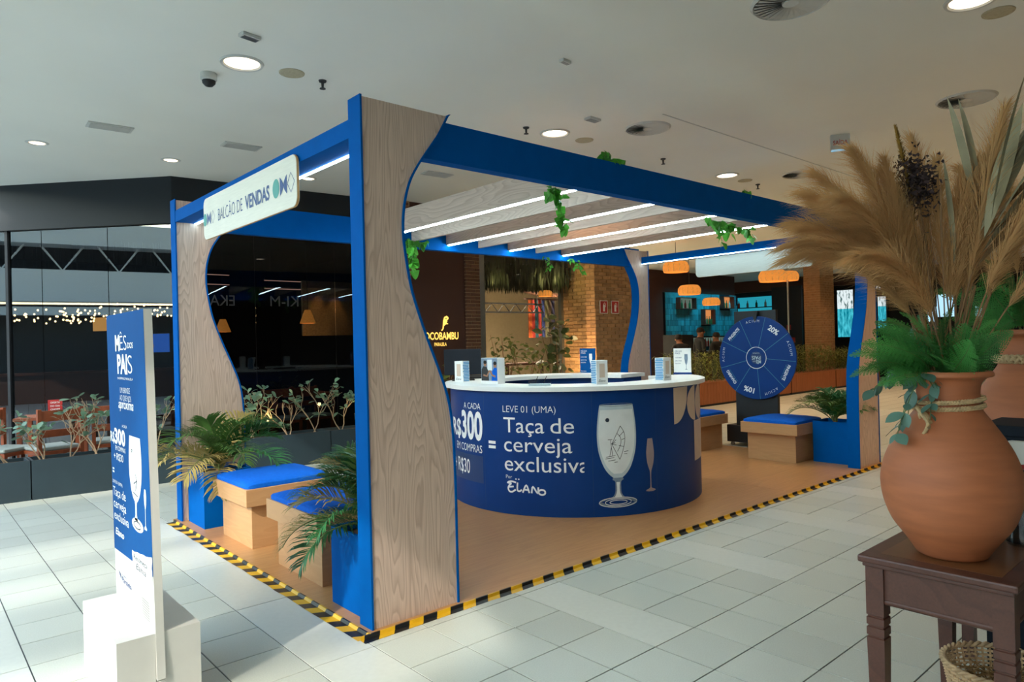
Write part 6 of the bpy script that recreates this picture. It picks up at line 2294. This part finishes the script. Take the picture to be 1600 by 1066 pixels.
box(18.35, 6.9, 0, 18.39, 6.94, 3.3).build('thin_pole', M['metal'], None, top=('thin pale pole rising under the close pair of wicker lamps', 'pole'))


# ---- bar staff
def person(name, label, x, y, pose, rz):
    t = thing(name, label, 'person', (x, y, 0), None, rz)
    hz = pose.get('h', 1.75)
    k = hz / 1.75
    J = {'pel': (0, 0, 0.95), 'sp': (0, 0.0, 1.15), 'ch': (0, 0.0, 1.36), 'nk': (0, -0.015, 1.50), 'hd': (0, -0.03, 1.60), 'tp': (0, -0.025, 1.69)}
    lean = pose.get('lean', 0.0)
    for n_ in ('sp', 'ch', 'nk', 'hd', 'tp'):
        a, b, c = J[n_]
        J[n_] = (a, b - lean * (c - 0.95), c - 0.25 * lean * (c - 0.95))
    vs, rs, es = [], [], []

    def av(p, r_):
        vs.append(Vector(p) * k)
        rs.append((r_[0] * k, r_[1] * k))
        return len(vs) - 1
    pel = av(J['pel'], (0.155, 0.11))
    sp = av(J['sp'], (0.135, 0.10))
    chh = av(J['ch'], (0.165, 0.11))
    nk = av(J['nk'], (0.055, 0.055))
    hd = av(J['hd'], (0.082, 0.098))
    tp = av(J['tp'], (0.07, 0.085))
    es += [(pel, sp), (sp, chh), (chh, nk), (nk, hd), (hd, tp)]
    for s in (-1, 1):
        c_ = J['ch']
        sh = av((s * 0.19, c_[1], c_[2] + 0.06), (0.06, 0.06))
        el = av((s * pose.get('ex', 0.25), c_[1] + pose.get('ey', 0.02), c_[2] - 0.22), (0.045, 0.045))
        wr2 = av((s * pose.get('wx', 0.2), c_[1] + pose.get('wy', -0.2), c_[2] + pose.get('wz', -0.32)), (0.032, 0.028))
        ha = av((s * pose.get('wx', 0.2) * 0.9, c_[1] + pose.get('wy', -0.2) - 0.09, c_[2] + pose.get('wz', -0.32) + 0.0), (0.036, 0.02))
        es += [(chh, sh), (sh, el), (el, wr2), (wr2, ha)]
        hp_ = av((s * 0.10, 0, 0.88), (0.085, 0.09))
        kn = av((s * 0.11, -0.02, 0.50), (0.058, 0.06))
        an = av((s * 0.11, 0.02, 0.09), (0.04, 0.045))
        to = av((s * 0.12, -0.13, 0.035), (0.04, 0.03))
        es += [(pel, hp_), (hp_, kn), (kn, an), (an, to)]
    # nose and ears
    me = bpy.data.meshes.new('body')
    me.from_pydata([tuple(v) for v in vs], es, [])
    o = bpy.data.objects.new('body', me)
    COL.objects.link(o)
    o.parent = t
    sk = o.modifiers.new('skin', 'SKIN')
    sk.use_smooth_shade = True
    for i, d in enumerate(me.skin_vertices[0].data):
        d.radius = rs[i]
        d.use_root = (i == 0)
    sb_ = o.modifiers.new('sub', 'SUBSURF')
    sb_.levels = 1
    sb_.render_levels = 2
    m = bpy.data.materials.new('skin_and_uniform')
    m.use_nodes = True
    n = m.node_tree
    b = n.nodes['Principled BSDF']
    b.inputs['Roughness'].default_value = 0.8
    tc = n.nodes.new('ShaderNodeTexCoord')
    spx = n.nodes.new('ShaderNodeSeparateXYZ')
    n.links.new(tc.outputs['Object'], spx.inputs[0])
    g = n.nodes.new('ShaderNodeMath')
    g.operation = 'GREATER_THAN'
    g.inputs[1].default_value = (J['nk'][2] - 0.01) * k
    n.links.new(spx.outputs[2], g.inputs[0])
    mx = n.nodes.new('ShaderNodeMix')
    mx.data_type = 'RGBA'
    mx.inputs[6].default_value = lin('#101216')
    mx.inputs[7].default_value = lin('#7d523a')
    n.links.new(g.outputs[0], mx.inputs[0])
    n.links.new(mx.outputs[2], b.inputs['Base Color'])
    me.materials.append(m)
    hd_ = Vector(J['hd']) * k
    MB().lathe([(0.0, 0.135), (0.06, 0.125), (0.092, 0.08), (0.098, 0.03), (0.09, 0.0)], 18, (hd_.x, hd_.y + 0.014, hd_.z + 0.005), 0, 2 * pi).build('hair', M['hair'], t, local=True, smooth=True)
    MB().prism([(-0.014, -0.01), (0.014, -0.01), (0.0, 0.04)], lambda u, v, d: (hd_.x + u, hd_.y - 0.098 + d, hd_.z + v), -0.02, 0.01).build('nose', M['skin'], t, local=True)
    for s in (-1, 1):
        MB().lathe([(0, -0.008), (0.026, -0.006), (0.03, 0.004), (0, 0.008)], 10, (hd_.x + s * 0.085, hd_.y + 0.005, hd_.z), axis='x').build('ear', M['skin'], t, local=True, smooth=True)
        MB().lathe([(0, 0), (0.009, 0.002), (0.006, 0.007), (0, 0.009)], 8, (0, 0, 0)).xform(Matrix.Translation((hd_.x + s * 0.032, hd_.y - 0.092, hd_.z + 0.02)) @ Matrix.Rotation(R(90), 4, 'X')).build('eye', M['hair'], t, local=True)
    return t


person('person', 'person in a black uniform standing in profile at the bar, middle of the three', 13.75, 7.0, {'h': 1.84}, R(60))
person('person', 'person in a black shirt seen from behind, nearest the prize wheel', 14.55, 7.0, {'h': 1.70, 'ex': 0.30, 'wx': 0.26}, R(170))
person('person', 'person in black bending forward, left of the other two bar staff', 13.0, 7.0, {'h': 1.72, 'lean': 0.35, 'wz': -0.30}, R(150))

# ================================================================== CEILING FIXTURES
def downlight(x, y, r_, label, group, power, vis_=True, col=(1.0, 0.60, 0.32)):
    t = thing('downlight', label, 'lamp', (x, y, CEIL), group)
    MB().lathe([(r_ * 0.80, -0.002), (r_ * 0.86, -0.013), (r_ * 0.97, -0.013), (r_, 0.0)], 40, (x, y, CEIL)).build('trim_ring', M['lampwhite'], t, smooth=True)
    MB().lathe([(r_ * 0.80, -0.0021), (r_ * 0.62, -0.0015)], 40, (x, y, CEIL)).build('reflector', M['lampemit2'], t)
    MB().lathe([(0, -0.002), (r_ * 0.62, -0.0021)], 40, (x, y, CEIL)).build('lens', M['lampemit'], t)
    spot('downlight_beam', (x, y, CEIL - 0.03), (x, y, 0), power, col, 125, 0.9, r_ * 0.5)


DLP = 82
GRP = 'round downlights in the hall ceiling'
downlight(0.186, 2.144, 0.165, 'largest round downlight at the upper left of the ceiling', GRP, DLP * 0.4)
downlight(3.484, 1.967, 0.165, 'round downlight above the middle of the pavilion', GRP, DLP)
downlight(6.809, 1.911, 0.165, 'round downlight right of the middle one, beside a round grille', GRP, DLP)
downlight(10.218, 1.95, 0.165, 'far small round downlight above the right post', GRP, DLP * 1.3)
downlight(3.62, -1.89, 0.165, 'round downlight cut by the top edge of the picture', GRP, DLP * 0.35)
FARD = ((7.0, -1.9), (10.3, -1.9), (13.6, -1.9), (13.6, 1.95), (17.0, 1.95), (17.0, -1.9), (20.4, 1.95), (20.4, -1.9), (11.8, 4.6), (15.2, 4.6), (18.6, 4.6), (7.0, -4.6), (13.6, -4.6))
for x, y in FARD:
    row = {-1.9: 'above the dry grass', 1.95: 'in line with the pavilion', 4.6: 'nearest the hedge', -4.6: 'nearest the right wall'}[y]
    downlight(x, y, 0.165, 'round downlight far along the hall, row %s, %s of that row' % (row, ORD[sorted(q[0] for q in FARD if q[1] == y).index(x)]), 'downlights far along the hall', DLP * 2.2)
for x, y, lb in ((-0.726, 5.544, 'left small warm downlight above the dark shop band'), (0.577, 5.458, 'small warm downlight above the corner of the dark shop band'), (2.267, 5.388, 'small warm downlight seen beside the left beam')):
    t = thing('small_downlight', lb, 'lamp', (x, y, CEIL), 'small downlights by the shopfront')
    MB().lathe([(0.075, -0.003), (0.085, -0.01), (0.11, 0.0)], 28, (x, y, CEIL)).build('trim_ring', M['lampwhite'], t, smooth=True)
    MB().lathe([(0, -0.002), (0.075, -0.003)], 28, (x, y, CEIL)).build('lens', M['lampemit2'], t)
    for q in range(3):
        MB().lathe([(0, -0.012), (0.014, -0.008), (0.016, -0.003)], 10, (x + 0.035 * cos(q * 2.1), y + 0.035 * sin(q * 2.1), CEIL)).build('led_chip', M['lampemit'], t)
    spot('small_downlight_beam', (x, y, CEIL - 0.03), (x, y, 0), 12, (1.0, 0.78, 0.55), 90, 0.9, 0.05)


def diffuser(x, y, r_, label):
    t = thing('air_diffuser', label, 'vent', (x, y, CEIL), 'round slotted air diffusers')
    MB().lathe([(r_ * 0.9, -0.004), (r_ * 0.93, -0.016), (r_, 0.0)], 48, (x, y, CEIL)).build('outer_ring', M['lampwhite'], t, smooth=True)
    MB().lathe([(0, -0.0015), (r_ * 0.92, -0.0015)], 48, (x, y, CEIL)).build('dark_backing', M['black'], t)
    MB().lathe([(0, -0.014), (r_ * 0.2, -0.014), (r_ * 0.22, -0.002)], 28, (x, y, CEIL)).build('hub', M['lampwhite'], t)
    bd = MB()
    bd.add([(r_ * 0.2, -0.012, -0.003), (r_ * 0.2, 0.012, -0.013), (r_ * 0.9, 0.034, -0.015), (r_ * 0.9, -0.03, -0.003)], [(0, 1, 2, 3)])
    dat = make_data(bd, 'blade', [M['lampwhite']])
    n = 30
    for k in range(n):
        link('blade', dat, t, (0, 0, 0), (0, 0, 2 * pi * k / n), (r_ / 0.25 * 0.25 / r_,) * 3)


diffuser(4.153, 1.239, 0.245, 'round slotted diffuser right of the middle downlight')
diffuser(7.599, 1.253, 0.245, 'round slotted diffuser just left of the pampas tips')
diffuser(2.671, -1.09, 0.26, 'round slotted diffuser cut by the top edge of the picture')
diffuser(5.926, -1.225, 0.26, 'round slotted diffuser behind the dry grass at the right')
for x, y, lb, c in ((0.577, 2.103, 'tan round loudspeaker grille beside the largest downlight', 'beigegrille'), (3.938, 1.954, 'tan round grille beside the middle downlight', 'beigegrille'), (7.31, 1.927, 'tan round grille beside the right downlight', 'beigegrille'), (3.989, -1.955, 'tan round grille at the upper right corner', 'beigegrille')):
    t = thing('ceiling_speaker', lb, 'speaker', (x, y, CEIL), 'round ceiling loudspeakers')
    MB().lathe([(0, -0.008), (0.085, -0.008)], 36, (x, y, CEIL)).build('grille', M[c], t)
    MB().lathe([(0.085, -0.009), (0.1, -0.006), (0.102, 0.0)], 36, (x, y, CEIL)).build('rim', M[c], t, smooth=True)
for x, y, lb in ((0.848, 2.104, 'black sprinkler head left of the near wavy post'), (3.097, 2.007, 'black sprinkler head left of the middle downlight'), (5.334, 1.907, 'black sprinkler head above the long front beam'), (7.702, 1.946, 'black sprinkler head right of the right downlight')):
    t = thing('sprinkler_head', lb, 'sprinkler', (x, y, CEIL - 0.075), 'sprinklers')
    MB().lathe([(0, 0.075), (0.034, 0.075), (0.03, 0.062), (0.012, 0.058), (0.009, 0.015), (0.0, 0.015)], 16, (x, y, CEIL - 0.075)).build('stem', M['darkgrey'], t, smooth=True)
    MB().lathe([(0, 0.012), (0.024, 0.010), (0.026, 0.004), (0, 0.0)], 14, (x, y, CEIL - 0.075)).build('deflector', M['darkgrey'], t)
dc = thing('dome_camera', 'small white and black dome camera beside the largest downlight', 'camera', (0.057, 2.524, CEIL - 0.11))
MB().lathe([(0, 0.11), (0.062, 0.11), (0.064, 0.06), (0.055, 0.05), (0, 0.05)], 28, (0.057, 2.524, CEIL - 0.11)).build('housing', M['lampwhite'], dc, smooth=True)
MB().lathe([(0.052, 0.05), (0.05, 0.03), (0.03, 0.008), (0, 0.0)], 24, (0.057, 2.524, CEIL - 0.11)).build('dome', M['black'], dc, smooth=True)
for x, y, rz, s, lb, cat in ((0.05, 1.627, 10, (0.14, 0.075), 'small white rectangular plate above the largest downlight', 'plate'), (2.165, 0.533, 5, (0.10, 0.05), 'small white plate high on the ceiling above the front beam', 'plate'), (3.439, 1.382, 0, (0.16, 0.09), 'white emergency light above the middle downlight', 'lamp')):
    t = thing('ceiling_plate', lb, cat, (x, y, CEIL - 0.025), None, R(rz))
    MB().box(-s[0] / 2, -s[1] / 2, 0, s[0] / 2, s[1] / 2, 0.025).build('cover', M['lampwhite'], t, local=True, bevel=0.004)
    MB().box(-s[0] / 2 + 0.012, -s[1] / 2 + 0.012, -0.003, s[0] / 2 - 0.012, s[1] / 2 - 0.012, -0.0002).build('lens', M['metal'], t, local=True)
for x, y, lb in ((-0.252, 4.5, 'pale rectangular vent left, above the angled shop corner'), (1.014, 4.404, 'pale rectangular vent left of the hanging sign'), (3.51, 4.192, 'pale rectangular vent seen under the long front beam')):
    t = thing('rectangular_vent', lb, 'vent', (x, y, CEIL - 0.012), 'rectangular ceiling vents', R(-3))
    MB().box(-0.2, -0.1, 0.0, 0.2, 0.1, 0.012).build('frame', M['lampwhite'], t, local=True, bevel=0.003)
    dat = make_data(MB().box(-0.175, -0.006, -0.006, 0.175, 0.006, -0.0005), 'louvre', [M['lampwhite']])
    for k in range(8):
        link('louvre', dat, t, (0, -0.077 + 0.022 * k, 0))
ex = thing('exit_sign', 'small white exit light box hanging from the ceiling', 'sign', (6.131, 0.074, CEIL - 0.17), None, R(-60))
MB().box(-0.10, -0.045, 0, 0.10, 0.045, 0.1695).build('box', M['lampwhite'], ex, local=True, bevel=0.004)
MB().box(-0.09, -0.04, -0.004, 0.09, 0.04, -0.0005).build('lower_lens', emat('cool_lens', (0.35, 0.65, 0.85, 1), 0.7), ex, local=True)
flat(text_flat('SAÍDA', 0.15, 0.05, 0.01), lambda u, v: (-0.075 + u, -0.0465, 0.05 + v)).build('lettering', M['red'], ex, local=True)

# ================================================================== VINES ON THE PAVILION
VINE = make_data(leafshape(0.085, 0.036, 'heart', 0.25), 'leaf', [M['vine']], True)


def vine(label, strands, seed, leaf=1.0):
    r = random.Random(seed)
    c = Vector(strands[0][0])
    t = thing('pothos_vine', label, 'vine', c, 'artificial vines on the pavilion')
    for pts in strands:
        pp_ = catmull(pts, 5)
        MB().tube(pp_, 0.0022, 5).build('vine_stem', M['stem'], t)
        for i in range(0, len(pp_)):
            for q in range(2 if i % 2 else 1):
                p = Vector(pp_[i]) - c
                s = leaf * r.uniform(0.6, 1.1)
                link('leaf', VINE, t, p + Vector((r.uniform(-0.02, 0.02), r.uniform(-0.02, 0.02), 0)), (R(r.uniform(-40, 40)), R(r.uniform(0, 85)), r.uniform(0, 2 * pi)), (s, s, s))


vine('green vine trailing under the front beam over the first lit slat', [[(1.62, 0.14, 2.64), (1.66, 0.16, 2.56), (1.69, 0.15, 2.44), (1.68, 0.14, 2.34)], [(1.55, 0.15, 2.64), (1.62, 0.16, 2.60), (1.68, 0.15, 2.58)]], 1)
vine('dark green vine beside the curve of the near post', [[(2.40, 3.25, 2.72), (2.47, 3.24, 2.62), (2.46, 3.24, 2.50), (2.50, 3.24, 2.38)], [(2.4, 3.22, 2.72), (2.55, 3.22, 2.70), (2.66, 3.22, 2.72)], [(2.44, 3.2, 2.66), (2.43, 3.2, 2.5), (2.40, 3.2, 2.42)]], 2, 1.25)
vine('vine with yellow-green leaves under the right half of the front beam', [[(3.52, 0.15, 2.62), (3.70, 0.16, 2.60), (3.9, 0.15, 2.61), (4.12, 0.15, 2.56), (4.3, 0.15, 2.59)], [(3.70, 0.15, 2.60), (3.74, 0.15, 2.50), (3.78, 0.15, 2.40)], [(3.88, 0.16, 2.6), (3.9, 0.16, 2.50)], [(4.2, 0.15, 2.58), (4.3, 0.15, 2.50)]], 3)
vine('small vine sprig poking up over the front beam', [[(2.02, 0.07, 2.872), (2.07, 0.07, 2.90), (2.10, 0.08, 2.96)], [(2.10, 0.07, 2.872), (2.18, 0.07, 2.91), (2.24, 0.08, 2.92)]], 4, 1.2)
vine('single vine leaf tip over the front beam near the dry grass', [[(4.06, 0.07, 2.872), (4.07, 0.08, 2.91)]], 5, 0.9)
vine('small vine hanging from the rear beam below the slats', [[(5.05, 3.3, 2.68), (5.2, 3.28, 2.62), (5.3, 3.28, 2.50)], [(5.2, 3.28, 2.66), (5.12, 3.28, 2.55)]], 6, 0.9)
vine('second small vine hanging from the rear beam', [[(4.6, 3.3, 2.68), (4.66, 3.28, 2.58), (4.62, 3.28, 2.5)]], 7, 0.8)
